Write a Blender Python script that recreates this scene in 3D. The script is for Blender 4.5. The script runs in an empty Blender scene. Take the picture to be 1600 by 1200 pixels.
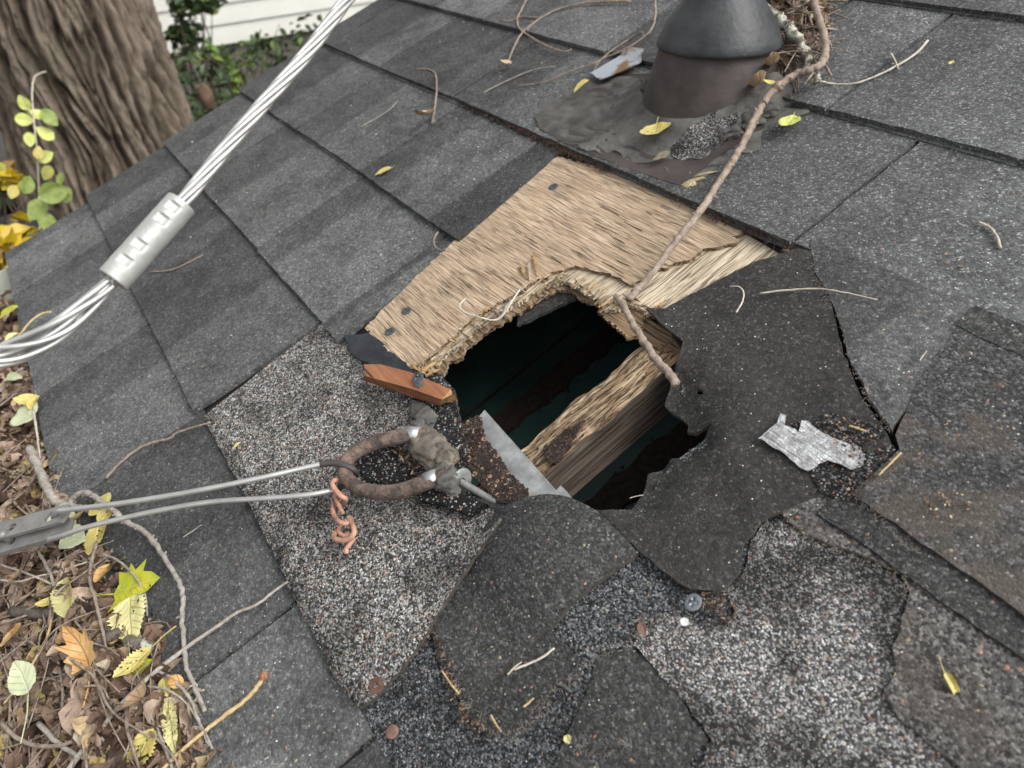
import bpy, bmesh, math, random
from mathutils import Vector, Matrix, noise
from mathutils.geometry import delaunay_2d_cdt
random.seed(7)
C = bpy.context.scene.collection
S = bpy.context.scene
# ------------------------------------------------------------------ camera, light, exposure
PHI = math.radians(22)                     # roof pitch
CH = 0.385                                 # camera height over the roof plane
GZ = 1.25                                  # camera height over the ground
RC = [[0.53873252, 0.76361598, -0.35667421], [0.46778232, -0.62319383, -0.62757053], [-0.70095219, 0.17135078, -0.69294084]]
F = 1200.0
ROT = Matrix.Rotation(PHI, 4, 'X')
ORG = Vector((0, 0, GZ)) - (ROT @ Vector((0, 0, CH)))
RM = Matrix.Translation(ORG) @ ROT         # roof frame -> world
cam = bpy.data.cameras.new('camera'); camo = bpy.data.objects.new('camera', cam); C.objects.link(camo)
r_, d_, f_ = (Vector(x).normalized() for x in RC)
mr = Matrix((r_, -d_, -f_)).transposed().to_4x4()
camo.matrix_world = RM @ Matrix.Translation((0, 0, CH)) @ mr
cam.sensor_width = 36; cam.lens = 27; cam.clip_start = 0.01; cam.clip_end = 400
cam.dof.use_dof = True; cam.dof.focus_distance = 0.52; cam.dof.aperture_fstop = 10
S.camera = camo
SUN_EL, SUN_AZ = math.radians(50), math.radians(62)
w = bpy.data.worlds.new('World'); S.world = w; w.use_nodes = True
nt = w.node_tree; nt.nodes.clear()
sky = nt.nodes.new('ShaderNodeTexSky'); sky.sky_type = 'NISHITA'; sky.sun_disc = False
sky.sun_elevation = SUN_EL; sky.sun_rotation = SUN_AZ; sky.dust_density = 4; sky.air_density = 1; sky.ozone_density = 1
hs_ = nt.nodes.new('ShaderNodeHueSaturation'); hs_.inputs['Saturation'].default_value = 0.08
bg = nt.nodes.new('ShaderNodeBackground'); bg.inputs['Strength'].default_value = 0.15
wo = nt.nodes.new('ShaderNodeOutputWorld')
nt.links.new(sky.outputs[0], hs_.inputs['Color']); nt.links.new(hs_.outputs[0], bg.inputs[0]); nt.links.new(bg.outputs[0], wo.inputs[0])
sl = bpy.data.lights.new('sun', 'SUN'); sl.energy = 1.1; sl.angle = math.radians(40); sl.color = (1, 0.96, 0.9)
so = bpy.data.objects.new('sun', sl); C.objects.link(so)
sd = Vector((math.sin(SUN_AZ) * math.cos(SUN_EL), math.cos(SUN_AZ) * math.cos(SUN_EL), math.sin(SUN_EL)))
so.rotation_euler = sd.to_track_quat('Z', 'Y').to_euler(); so.location = (0, 0, 6)
S.view_settings.view_transform = 'Standard'; S.view_settings.look = 'None'
S.view_settings.gamma = 1; S.view_settings.use_curve_mapping = False
S.view_settings.exposure = 0.62

# ------------------------------------------------------------------ helpers
def PX(x, y, w=0.0):
    """where the line of sight through a photo pixel meets the plane w above the roof, in roof coordinates"""
    r = Vector(((x - 800), (y - 600), F))
    a = Vector((RC[0][0] * r.x + RC[1][0] * r.y + RC[2][0] * r.z,
                RC[0][1] * r.x + RC[1][1] * r.y + RC[2][1] * r.z,
                RC[0][2] * r.x + RC[1][2] * r.y + RC[2][2] * r.z))
    t = (w - CH) / a.z
    return Vector((a.x * t, a.y * t, w))
def RAY(x, y, z):
    """point at depth z along a photo ray, roof coordinates"""
    p = Vector(((x - 800) / F * z, (y - 600) / F * z, z))
    return Vector((RC[0][0] * p.x + RC[1][0] * p.y + RC[2][0] * p.z,
                   RC[0][1] * p.x + RC[1][1] * p.y + RC[2][1] * p.z,
                   RC[0][2] * p.x + RC[1][2] * p.y + RC[2][2] * p.z + CH))
def WR(x, y, z): return RM @ RAY(x, y, z)
def P2(pts): return [tuple(PX(*p)[:2]) for p in pts]
def nz(x, y=0, z=0): return noise.noise(Vector((x, y, z)))

def tag(o, label=None, cat=None, group=None, kind=None):
    if label: o['label'] = label
    if cat: o['category'] = cat
    if group: o['group'] = group
    if kind: o['kind'] = kind
    return o
def empty(name, loc, roof=True):
    o = bpy.data.objects.new(name, None); C.objects.link(o); o.empty_display_size = 0.02
    o['_a'] = tuple(loc)
    o.matrix_world = (RM @ Matrix.Translation(loc)) if roof else Matrix.Translation(loc)
    return o
def anchor_of(o): return Vector(o['_a'])
def mesh(name, V, Fc, mats, parent=None, anchor=None, mi=None, smooth=True, roof=True, kind=None):
    V = [Vector(v) for v in V]
    if anchor is None:
        anchor = Vector((sum(v.x for v in V) / len(V), sum(v.y for v in V) / len(V), min(v.z for v in V)))
    anchor = Vector(anchor)
    me = bpy.data.meshes.new(name)
    me.from_pydata([v - anchor for v in V], [], Fc)
    if not isinstance(mats, (list, tuple)): mats = [mats]
    for m in mats: me.materials.append(m)
    if mi: me.polygons.foreach_set('material_index', mi)
    if smooth is True: me.polygons.foreach_set('use_smooth', [True] * len(Fc))
    elif smooth: me.polygons.foreach_set('use_smooth', smooth)
    me.update()
    o = bpy.data.objects.new(name, me); C.objects.link(o)
    o['_a'] = tuple(anchor)
    if parent:
        o.parent = parent; o.location = anchor - anchor_of(parent)
    else:
        o.matrix_world = (RM @ Matrix.Translation(anchor)) if roof else Matrix.Translation(anchor)
    if kind: o['kind'] = kind
    return o

def inside(p, poly):
    x, y = p; c = False; n = len(poly); j = n - 1
    for i in range(n):
        xi, yi = poly[i]; xj, yj = poly[j]
        if (yi > y) != (yj > y) and x < (xj - xi) * (y - yi) / (yj - yi) + xi: c = not c
        j = i
    return c
def jagged(poly, step, amp, seed=0.0, freq=1.2):
    out = []; n = len(poly); acc = 0
    for i in range(n):
        a = Vector(poly[i]); b = Vector(poly[(i + 1) % n]); d = b - a; L = d.length
        k = max(1, int(L / step)); nn = Vector((-d.y, d.x)) / (L or 1)
        for j in range(k):
            p = a + d * (j / k)
            q = nz(p.x * 60 * freq + seed, p.y * 60 * freq, seed) + 0.7 * nz(p.x * 240 * freq, p.y * 240 * freq + seed, 3.3)
            q += 0.5 * nz(p.x * 900, p.y * 900, seed)
            out.append(tuple(p + nn * amp * q))
    return out
def cdt(poly, res, holes=(), jit=0.3):
    xs = [p[0] for p in poly]; ys = [p[1] for p in poly]
    vs = [Vector(p) for p in poly]; ed = [(i, (i + 1) % len(poly)) for i in range(len(poly))]
    for h in holes:
        b = len(vs); vs += [Vector(p) for p in h]; ed += [(b + i, b + (i + 1) % len(h)) for i in range(len(h))]
    nx = int((max(xs) - min(xs)) / res) + 1; ny = int((max(ys) - min(ys)) / res) + 1
    for i in range(nx + 1):
        for j in range(ny + 1):
            p = (min(xs) + (i + random.uniform(-jit, jit)) * res, min(ys) + (j + random.uniform(-jit, jit)) * res)
            if inside(p, poly) and not any(inside(p, h) for h in holes): vs.append(Vector(p))
    V, E_, Fs, *_ = delaunay_2d_cdt(vs, ed, [], 0, 1e-7)
    out = []
    for f in Fs:
        c = (sum(V[i].x for i in f) / len(f), sum(V[i].y for i in f) / len(f))
        if inside(c, poly) and not any(inside(c, h) for h in holes):
            a, b, d = V[f[0]], V[f[1]], V[f[2]]
            if (b - a).cross(d - a) < 0: f = list(f)[::-1]
            out.append(list(f))
    used = sorted({i for f in out for i in f}); mp = {u: k for k, u in enumerate(used)}
    return [V[i] for i in used], [[mp[i] for i in f] for f in out]
def slab(name, poly, top, th, mat, parent=None, res=0.012, jag=None, holes=(), side=None, kind=None, label=None, roof=True):
    if jag: poly = jagged(poly, *jag)
    V, Fs = cdt(poly, res, holes)
    n = len(V); thf = th if callable(th) else (lambda u, v: th)
    T = [Vector((p.x, p.y, top(p.x, p.y))) for p in V]; B = [Vector((p.x, p.y, q.z - thf(p.x, p.y))) for p, q in zip(V, T)]
    vs = T + B; fs = [list(f) for f in Fs] + [[i + n for i in f[::-1]] for f in Fs]; mi = [0] * len(fs); sm = [True] * len(fs)
    cnt = {}
    for f in Fs:
        for i in range(3):
            a, b = f[i], f[(i + 1) % 3]
            cnt[(a, b)] = 1
    for (a, b) in list(cnt):
        if (b, a) not in cnt:
            k = len(vs); vs += [T[a], T[b], B[b], B[a]]
            fs.append([k + 3, k + 2, k + 1, k]); mi.append(1 if side else 0); sm.append(False)
    o = mesh(name, vs, fs, [mat, side] if side else mat, parent, mi=mi, smooth=sm, roof=roof, kind=kind)
    if label: o['label'] = label
    return o
def crom(pts, n):
    pts = [Vector(p) for p in pts]; P = [pts[0] * 2 - pts[1]] + pts + [pts[-1] * 2 - pts[-2]]; out = []
    for i in range(1, len(P) - 2):
        a, b, c, d = P[i - 1:i + 3]
        for j in range(n):
            t = j / n
            out.append(0.5 * ((2 * b) + (c - a) * t + (2 * a - 5 * b + 4 * c - d) * t * t + (3 * b - a - 3 * c + d) * t ** 3))
    out.append(pts[-1]); return out
def tube(pts, rad, seg=8, V=None, Fs=None, rough=0.0, seed=0, cap=True):
    V = [] if V is None else V; Fs = [] if Fs is None else Fs
    n = len(pts); nrm = None; b0 = len(V)
    for i, p in enumerate(pts):
        t = (pts[min(i + 1, n - 1)] - pts[max(i - 1, 0)]).normalized()
        if nrm is None: nrm = t.orthogonal().normalized()
        nrm = (nrm - t * nrm.dot(t)).normalized(); bn = t.cross(nrm)
        r = rad(i / (n - 1)) if callable(rad) else rad
        for k in range(seg):
            a = 2 * math.pi * k / seg
            q = r * (1 + rough * nz(i * 0.45 + seed, k * 0.9, seed))
            V.append(p + nrm * math.cos(a) * q + bn * math.sin(a) * q)
    for i in range(n - 1):
        for k in range(seg):
            a = b0 + i * seg + k; b = b0 + i * seg + (k + 1) % seg
            Fs.append([a, b, b + seg, a + seg])
    if cap:
        Fs.append([b0 + k for k in range(seg)][::-1]); Fs.append([b0 + (n - 1) * seg + k for k in range(seg)])
    return V, Fs
def lathe(prof, axis_o, axis, seg=32, V=None, Fs=None, close=True):
    V = [] if V is None else V; Fs = [] if Fs is None else Fs
    ax = Vector(axis).normalized(); x = ax.orthogonal().normalized(); y = ax.cross(x); b0 = len(V)
    for r, h in prof:
        for k in range(seg):
            a = 2 * math.pi * k / seg
            V.append(Vector(axis_o) + ax * h + (x * math.cos(a) + y * math.sin(a)) * r)
    for i in range(len(prof) - 1):
        for k in range(seg):
            a = b0 + i * seg + k; b = b0 + i * seg + (k + 1) % seg
            Fs.append([a, b, b + seg, a + seg])
    if close:
        Fs.append([b0 + k for k in range(seg)][::-1]); Fs.append([b0 + (len(prof) - 1) * seg + k for k in range(seg)])
    return V, Fs
def box(c, e, V=None, Fs=None, mat=None, jit=0):
    V = [] if V is None else V; Fs = [] if Fs is None else Fs; b = len(V); c = Vector(c)
    for sx in (-1, 1):
        for sy in (-1, 1):
            for sz in (-1, 1):
                q = Vector((sx * e[0] / 2, sy * e[1] / 2, sz * e[2] / 2))
                if mat is not None: q = mat @ q
                V.append(c + q + Vector([random.uniform(-jit, jit) for _ in range(3)]))
    for f in ((0, 1, 3, 2), (4, 6, 7, 5), (0, 4, 5, 1), (2, 3, 7, 6), (0, 2, 6, 4), (1, 5, 7, 3)): Fs.append([b + i for i in f])
    return V, Fs

# ------------------------------------------------------------------ materials
class NB:
    def __init__(s, name):
        s.m = bpy.data.materials.new(name); s.m.use_nodes = True; s.t = s.m.node_tree
        s.b = s.t.nodes['Principled BSDF']
    def n(s, ty, ins=None, **pr):
        nd = s.t.nodes.new('ShaderNode' + ty)
        for k, v in pr.items(): setattr(nd, k, v)
        for k, v in (ins or {}).items():
            i = nd.inputs[k]
            if isinstance(v, bpy.types.NodeSocket): s.t.links.new(v, i)
            else: i.default_value = v
        return nd
    def ma(s, op, a, b=0.0, c=0.0, clamp=False):
        return s.n('Math', {0: a, 1: b, 2: c}, operation=op, use_clamp=clamp).outputs[0]
    def ss(s, x, lo, hi, a=0.0, b=1.0):
        return s.n('MapRange', {'Value': x, 'From Min': lo, 'From Max': hi, 'To Min': a, 'To Max': b}).outputs[0]
    def ramp(s, f, stops, mode='LINEAR'):
        r = s.n('ValToRGB', {0: f}); cr = r.color_ramp; cr.interpolation = mode
        while len(cr.elements) < len(stops): cr.elements.new(0.5)
        for e, (p, c) in zip(cr.elements, stops):
            e.position = p; e.color = (c if hasattr(c, '__len__') else (c, c, c))[:3] + (1,) if hasattr(c, '__len__') else (c, c, c, 1)
        return r.outputs[0]
    def mix(s, f, a, b, bt='MIX'):
        def c4(x): return x if isinstance(x, bpy.types.NodeSocket) else (tuple(x) + (1,))[:4]
        nd = s.n('Mix', data_type='RGBA', blend_type=bt)
        for i, v in ((0, f), (6, c4(a)), (7, c4(b))):
            if isinstance(v, bpy.types.NodeSocket): s.t.links.new(v, nd.inputs[i])
            else: nd.inputs[i].default_value = v
        return nd.outputs[2]
    def noise(s, vec, sc, det=3, rough=0.55, **k):
        return s.n('TexNoise', {'Vector': vec, 'Scale': sc, 'Detail': det, 'Roughness': rough, **k}).outputs['Fac']
    def pos(s): return s.n('NewGeometry').outputs['Position']
    def obj(s): return s.n('TexCoord').outputs['Object']
    def set(s, **k):
        for a, v in k.items():
            i = s.b.inputs[a.replace('_', ' ')]
            if isinstance(v, bpy.types.NodeSocket): s.t.links.new(v, i)
            else: i.default_value = (tuple(v) + (1,))[:4] if hasattr(v, '__len__') else v
    def bump(s, h, dist, st=1.0, nrm=None):
        i = {'Height': h, 'Distance': dist, 'Strength': st}
        if nrm: i['Normal'] = nrm
        return s.n('Bump', i).outputs[0]

def simple(name, col, rough=0.7, metal=0.0, var=0.15, vs=40, bump=0.0, bs=300, spec=0.5):
    b = NB(name); p = b.obj(); f = b.noise(p, vs, 5)
    c1 = tuple(x * (1 - var) for x in col); c2 = tuple(min(1, x * (1 + var)) for x in col)
    b.set(Base_Color=b.mix(b.ss(f, .3, .7), c1, c2), Roughness=rough, Metallic=metal, Specular_IOR_Level=spec)
    if bump: b.set(Normal=b.bump(b.noise(p, bs, 4), bump))
    return b.m

def gran(name, stops, scale=620, lo=0.75, hi=1.2, sp=0.02, warm=0.0, bump=0.0005, tint=(1, 1, 1), rnd=0.13, stain=None, band=0.0, soft=0.0, bscale=9, blotch=None, spsc=650, fade=None):
    b = NB(name); p = b.pos()
    v = b.n('TexVoronoi', {'Vector': p, 'Scale': scale}); sc = b.n('SeparateColor', {0: v.outputs['Color']})
    c = b.ramp(sc.outputs[0], stops, 'CONSTANT')
    if warm:
        c = b.mix(b.ma('GREATER_THAN', sc.outputs[1], 1 - warm * .5), c, (.33, .17, .12))
        c = b.mix(b.ma('GREATER_THAN', sc.outputs[2], 1 - warm * .4), c, (.36, .3, .2))
    if soft:
        c = b.mix(soft, c, (sum(x[1] for x in stops) / len(stops),) * 3)
    if fade:                                             # old weathering along the course line, measured up the slope
        vv = b.n('VectorMath', {0: b.n('VectorMath', {0: p, 1: tuple(ORG)}, operation='SUBTRACT').outputs[0], 1: (0, math.cos(PHI), math.sin(PHI))}, operation='DOT_PRODUCT').outputs['Value']
        vv = b.ma('ADD', vv, b.ma('MULTIPLY', b.ma('SUBTRACT', b.noise(p, 38, 5, .7), .5), fade[2]))
        c = b.mix(b.ss(vv, fade[1], fade[0]), c, b.mix(1.0, c, (.3, .3, .3), 'MULTIPLY'))
    # fresh-granule / worn blotches (shape of their own)
    if blotch:
        m = b.ss(b.noise(p, blotch[0], 4, .6), blotch[1], blotch[1] + .1)
        c = b.mix(b.ma('MULTIPLY', m, blotch[3]), c, b.mix(1.0, c, (blotch[2],) * 3, 'MULTIPLY'))
    s2 = b.n('TexVoronoi', {'Vector': p, 'Scale': spsc}); s2c = b.n('SeparateColor', {0: s2.outputs['Color']})
    m = b.ma('MULTIPLY', b.ma('GREATER_THAN', s2c.outputs[0], 1 - sp), b.ma('LESS_THAN', s2.outputs['Distance'], .33))
    c = b.mix(m, c, b.mix(s2c.outputs[1], (.5, .5, .49), (.3, .29, .28)))
    tone = b.ma('MULTIPLY', b.ss(b.noise(p, bscale, 5, .6), .3, .7, lo, hi), b.ma('MULTIPLY', b.ss(b.noise(p, 70, 3), .3, .7, .86, 1.12), b.ss(b.noise(p, 260, 2), .3, .7, .72, 1.3)))
    oi = b.n('ObjectInfo').outputs['Random']
    tone = b.ma('MULTIPLY', tone, b.ss(oi, 0, 1, 1 - rnd, 1 + rnd))
    if band:
        so_ = b.n('SeparateXYZ', {0: b.obj()})
        x = b.ma('ADD', so_.outputs[0], b.ma('MULTIPLY', b.ma('SUBTRACT', oi, .5), .12))
        x = b.ma('ADD', x, b.ma('MULTIPLY', b.noise(p, 60, 2), .008))
        tone = b.ma('MULTIPLY', tone, b.ss(x, -.003, .003, 1 - band, 1 + band))
    c = b.mix(1.0, c, b.n('CombineColor', {0: b.ma('MULTIPLY', tone, tint[0]), 1: b.ma('MULTIPLY', tone, tint[1]), 2: b.ma('MULTIPLY', tone, tint[2])}).outputs[0], 'MULTIPLY')
    if stain:
        sn = b.noise(p, stain[1], 5, .65)
        if len(stain) > 4: sn = b.ma('ADD', sn, b.ma('MULTIPLY', b.n('SeparateXYZ', {0: b.obj()}).outputs[1], stain[4]))
        m = b.ss(sn, stain[2], stain[2] + .12, 0, stain[3])
        c = b.mix(m, c, stain[0])
    h = b.ma('ADD', b.ma('MULTIPLY', v.outputs['Distance'], -1), b.ma('MULTIPLY', sc.outputs[0], .5))
    b.set(Base_Color=c, Roughness=.85, Specular_IOR_Level=.25, Normal=b.bump(h, bump, .9, b.bump(b.noise(p, 90, 4), .0012, .5)))
    return b.m

def woodm(name, axis, light, mid, dark, crack=.60, ca=(.05, .03, .018), across=230, along=9, bump=.0008, grey=0.0, patchc=None):
    b = NB(name); p = b.obj()
    scl = (along, across, across) if axis == 'x' else (across, along, across)
    wv = b.n('VectorMath', {0: p, 1: b.n('VectorMath', {0: b.n('TexNoise', {'Vector': p, 'Scale': 14.0}).outputs['Color'], 1: (.005, .005, .0)}, operation='MULTIPLY').outputs[0]}, operation='ADD').outputs[0]
    mp = b.n('VectorMath', {0: wv, 1: scl}, operation='MULTIPLY').outputs[0]
    f = b.noise(mp, 1, 4, .65)
    c = b.ramp(f, [(.32, dark), (.48, mid), (.62, light), (.8, tuple(min(1, x * 1.15) for x in light))])
    mp2 = b.n('VectorMath', {0: wv, 1: tuple(x * 2.1 for x in scl)}, operation='MULTIPLY').outputs[0]
    g = b.noise(mp2, 1, 2, .5)
    m = b.ss(g, crack, crack + .07)
    c = b.mix(b.ma('MULTIPLY', m, .8), c, ca)
    big = b.noise(p, 22, 4, .6)
    c = b.mix(1.0, c, b.ramp(big, [(.3, .72), (.7, 1.1)]), 'MULTIPLY')
    if patchc: c = b.mix(b.ss(b.noise(p, 35, 4), .52, .66, 0, .75), c, patchc)
    h = b.ma('SUBTRACT', f, b.ma('MULTIPLY', m, .8))
    b.set(Base_Color=c, Roughness=.8, Specular_IOR_Level=.3, Normal=b.bump(h, bump, 1))
    return b.m

def leafm(name, col, col2, vein, spots=.5, rough=.5):
    b = NB(name); p = b.obj(); x = b.n('SeparateXYZ', {0: p}); ay = b.ma('ABSOLUTE', x.outputs[1])
    s = b.ma('SUBTRACT', x.outputs[0], b.ma('MULTIPLY', ay, .8))
    fr = b.ma('ABSOLUTE', b.ma('SUBTRACT', b.ma('FRACT', b.ma('MULTIPLY', s, 190)), .5))
    m = b.ma('MAXIMUM', b.ss(fr, .06, .0), b.ss(ay, .0009, .0003))
    c = b.mix(b.ss(b.noise(p, 60, 4), .35, .65), col, col2)
    c = b.mix(b.ma('MULTIPLY', m, .6), c, vein)
    c = b.mix(b.ss(b.noise(p, 240, 3), .66, .74, 0, spots), c, (.12, .06, .025))
    b.set(Base_Color=c, Roughness=rough, Specular_IOR_Level=.35, Normal=b.bump(b.ma('ADD', b.ma('MULTIPLY', m, -.6), b.noise(p, 150, 3)), .0006))
    return b.m
def litterm():
    b = NB('dry_leaf_litter'); r = b.n('NewGeometry').outputs['Random Per Island']; p = b.pos()
    c = b.ramp(r, [(0, (.06, .04, .03)), (.12, (.2, .13, .095)), (.3, (.33, .23, .17)), (.48, (.43, .32, .245)), (.66, (.54, .42, .32)), (.84, (.58, .45, .26)), (.91, (.52, .42, .16)), (.97, (.55, .48, .36))], 'CONSTANT')
    c = b.mix(b.ss(b.noise(p, 120, 4), .4, .7, 0, .6), c, (.17, .1, .065))
    b.set(Base_Color=c, Roughness=.7, Specular_IOR_Level=.3, Normal=b.bump(b.noise(p, 300, 5, .7), .0022))
    return b.m
def barktwig(name, c1, c2, lich=0.0):
    b = NB(name); p = b.pos()
    c = b.mix(b.ss(b.noise(p, 160, 5, .65), .35, .65), c1, c2)
    c = b.mix(b.ss(b.noise(p, 500, 2), .6, .7, 0, .5), c, tuple(x * .4 for x in c1))
    if lich: c = b.mix(b.ss(b.noise(p, 110, 3), .5, .56, 0, lich), c, (.5, .52, .42))
    b.set(Base_Color=c, Roughness=.75, Specular_IOR_Level=.3, Normal=b.bump(b.noise(p, 420, 4), .0006))
    return b.m

DK = [(0, .024), (.3, .042), (.55, .064), (.75, .088), (.9, .125), (.975, .2)]
M_sh = gran('weathered_shingle', DK, 760, .98, 1.62, .010, .003, tint=(.975, 1.005, .995), band=.18, soft=.42, rnd=.2, blotch=(26, .5, .7, .8))
M_shl = gran('pale_weathered_shingle', [(0, .03), (.25, .05), (.5, .07), (.72, .1), (.88, .16), (.96, .26)], 800, .88, 1.4, .01, .003, tint=(.97, 1.0, 1.0), band=.12, soft=.32, rnd=.16)
M_br = gran('brown_stained_shingle', [(0, .03), (.25, .06), (.5, .09), (.75, .13), (.9, .17)], 760, .75, 1.3, .015, .01, tint=(1.05, 1.0, .95), stain=((.085, .072, .06), 30, .5, .5))
FRS = [(0, .02), (.22, .05), (.42, .115), (.6, .21), (.78, .34), (.9, .5)]
M_frf = gran('fresh_granules_fading', FRS, 900, .85, 1.4, .03, .06, tint=(1.01, 1.0, .96), soft=.05, bump=.0011, blotch=(30, .52, .45, .8), rnd=.02, fade=(-.112, -.094, .04))
M_fr = gran('fresh_granules', [(p_, c_ * (1.25 if c_ > .2 else .8)) for p_, c_ in FRS], 1050, .62, 1.12, .03, .05, tint=(1.0, 1.0, .98), soft=.15, bump=.001, blotch=(17, .47, .35, .9), rnd=.05)
M_bl = gran('blue_grey_granules', [(0, .018), (.25, .045), (.45, .085), (.65, .14), (.82, .22), (.95, .36)], 980, .72, 1.15, .03, .01, bump=.0009, tint=(.95, 1.0, 1.05), rnd=.04, blotch=(24, .5, .55, .8))
M_dk = gran('dark_worn_shingle', [(0, .02), (.3, .033), (.6, .05), (.8, .072), (.95, .13)], 820, .9, 1.45, .015, .004, tint=(1.0, 1.0, .99), soft=.15, rnd=.03)
M_felt = gran('black_felt_back', [(0, .016), (.4, .023), (.7, .032), (.9, .055), (.98, .09)], 800, 1.05, 1.7, .01, 0.0, tint=(1.02, 1.0, .97), soft=.25, bump=.0004, rnd=.03, stain=((.085, .075, .065), 15, .58, .2))
M_tear = simple('torn_fibre_edge', (.055, .047, .038), .95, var=.5, vs=180, bump=.0006)
M_tearl = simple('bleached_fibre_edge', (.15, .132, .105), .95, var=.5, vs=220, bump=.0006)
M_base = simple('black_roof_underlay', (.014, .014, .014), .95, var=.3)
M_deck = woodm('old_deck_wood', 'x', (.09, .065, .045), (.05, .035, .025), (.02, .014, .01))
M_ply = woodm('plywood_face', 'x', (.62, .49, .35), (.5, .375, .255), (.3, .215, .145), crack=.56, ca=(.1, .072, .052), across=820, along=20, patchc=(.46, .33, .22))
M_ply2 = woodm('plywood_core', 'y', (.74, .65, .5), (.62, .52, .38), (.36, .28, .19), crack=.53, ca=(.13, .09, .06), across=480, along=16)
M_ply3 = woodm('plywood_back', 'x', (.4, .3, .2), (.25, .17, .1), (.1, .065, .04), crack=.55)
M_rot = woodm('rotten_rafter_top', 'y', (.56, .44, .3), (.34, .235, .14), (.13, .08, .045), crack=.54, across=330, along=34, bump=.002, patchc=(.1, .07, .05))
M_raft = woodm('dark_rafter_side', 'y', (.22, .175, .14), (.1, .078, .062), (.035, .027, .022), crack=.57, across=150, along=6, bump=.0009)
M_brick = woodm('red_cedar', 'x', (.42, .19, .1), (.34, .145, .075), (.24, .1, .05), crack=.68, across=130, along=8)
M_split = woodm('split_end_grain', 'x', (.6, .42, .2), (.45, .27, .12), (.2, .11, .05), crack=.6, across=200, along=60)
M_teal = simple('teal_painted_board', (.034, .075, .067), .5, var=.35, vs=18, bump=.0003)
M_dirt = simple('dark_wood_dirt', (.05, .03, .02), .95, var=.6, vs=90, bump=.002, bs=150)
M_galv = simple('galvanised_steel', (.37, .385, .38), .45, .45, var=.35, vs=110, bump=.0002)
M_gal2 = simple('dull_aluminium', (.44, .445, .425), .5, .35, var=.12, vs=90, bump=.00015, bs=700)
M_wire = simple('aluminium_wire', (.5, .5, .485), .4, .6, var=.15, vs=60)
M_screw = simple('grey_screw', (.10, .115, .125), .45, .6, var=.3, vs=200)
M_tar = simple('grey_weathered_tar', (.098, .095, .086), .85, var=.45, vs=60, bump=.002, bs=110)
M_putty = simple('brown_grey_sealant', (.15, .128, .102), .5, var=.45, vs=90, bump=.0022, bs=140, spec=.5)
M_gloss = simple('shiny_black_tar', (.022, .026, .032), .3, var=.4, vs=70, bump=.0015, bs=120)
M_foil = simple('crinkled_foil', (.66, .67, .68), .24, .8, var=.25, vs=160, bump=.0012, bs=330)
fb = NB('crinkled_foil_sheet'); p = fb.obj()
pv = fb.n('VectorMath', {0: p, 1: (60, 700, 60)}, operation='MULTIPLY').outputs[0]; fn = fb.noise(pv, 1, 4, .6); f2 = fb.noise(p, 150, 4, .6)
fb.set(Base_Color=fb.mix(fb.ss(fb.ma('ADD', fn, fb.ma('MULTIPLY', f2, .5)), .55, .95), (.3, .3, .3), (.85, .86, .87)), Roughness=.3, Metallic=.75, Normal=fb.bump(fn, .0016, 1, fb.bump(f2, .0018, 1))); M_foil = fb.m
M_rub = simple('black_rubber', (.034, .037, .04), .5, var=.45, vs=35, bump=.0008, bs=120)
M_flash = simple('brown_metal_flashing', (.062, .05, .046), .6, .1, var=.35, vs=40, bump=.0006, bs=90)
M_orange = simple('faded_orange_plastic', (.42, .225, .155), .6, var=.5, vs=110, bump=.0006, bs=260)
M_gut = simple('pale_gutter_paint', (.50, .53, .45), .5, var=.1, vs=12)
M_paint = simple('white_trim_paint', (.7, .7, .66), .6, var=.08)
M_t_grey = barktwig('grey_twig_bark', (.24, .215, .185), (.42, .385, .34))
M_t_brn = barktwig('brown_twig_bark', (.2, .155, .125), (.37, .3, .24))
M_t_pale = barktwig('pale_dry_twig', (.4, .36, .29), (.62, .57, .48))
M_t_gold = barktwig('golden_stem', (.42, .3, .15), (.58, .45, .24))
M_t_lich = barktwig('lichened_branch', (.1, .085, .07), (.2, .17, .14), .9)
M_lit = litterm()
LY = leafm('yellow_leaf', (.5, .41, .09), (.6, .52, .2), (.66, .6, .3))
LP = leafm('pale_yellow_leaf', (.56, .53, .24), (.64, .6, .3), (.42, .4, .14), .3)
LO = leafm('orange_leaf', (.45, .24, .08), (.56, .38, .17), (.3, .15, .06))
LG = leafm('green_yellow_leaf', (.3, .36, .03), (.5, .47, .03), (.5, .52, .12), .3)
LT = leafm('tan_dry_leaf', (.42, .29, .18), (.55, .42, .28), (.3, .18, .1))
LW = leafm('pale_green_leaf', (.45, .5, .3), (.55, .58, .38), (.6, .62, .45), .2)
LL = leafm('lime_leaf', (.5, .58, .12), (.58, .62, .2), (.6, .6, .3), .15)
LV = leafm('vine_green_leaf', (.16, .24, .05), (.28, .34, .1), (.3, .36, .14), .2)
LV2 = leafm('vine_yellow_leaf', (.42, .36, .08), (.3, .36, .1), (.4, .4, .14), .2)
M_x2 = gran('grey_shingle_with_brown_moss', [(0, .02), (.3, .04), (.55, .065), (.78, .1), (.92, .16)], 740, .85, 1.3, .015, .006, tint=(1.0, 1.0, 1.0), stain=((.12, .1, .08), 38, .5, .5, -1.8), soft=.2, rnd=.02)

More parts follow.
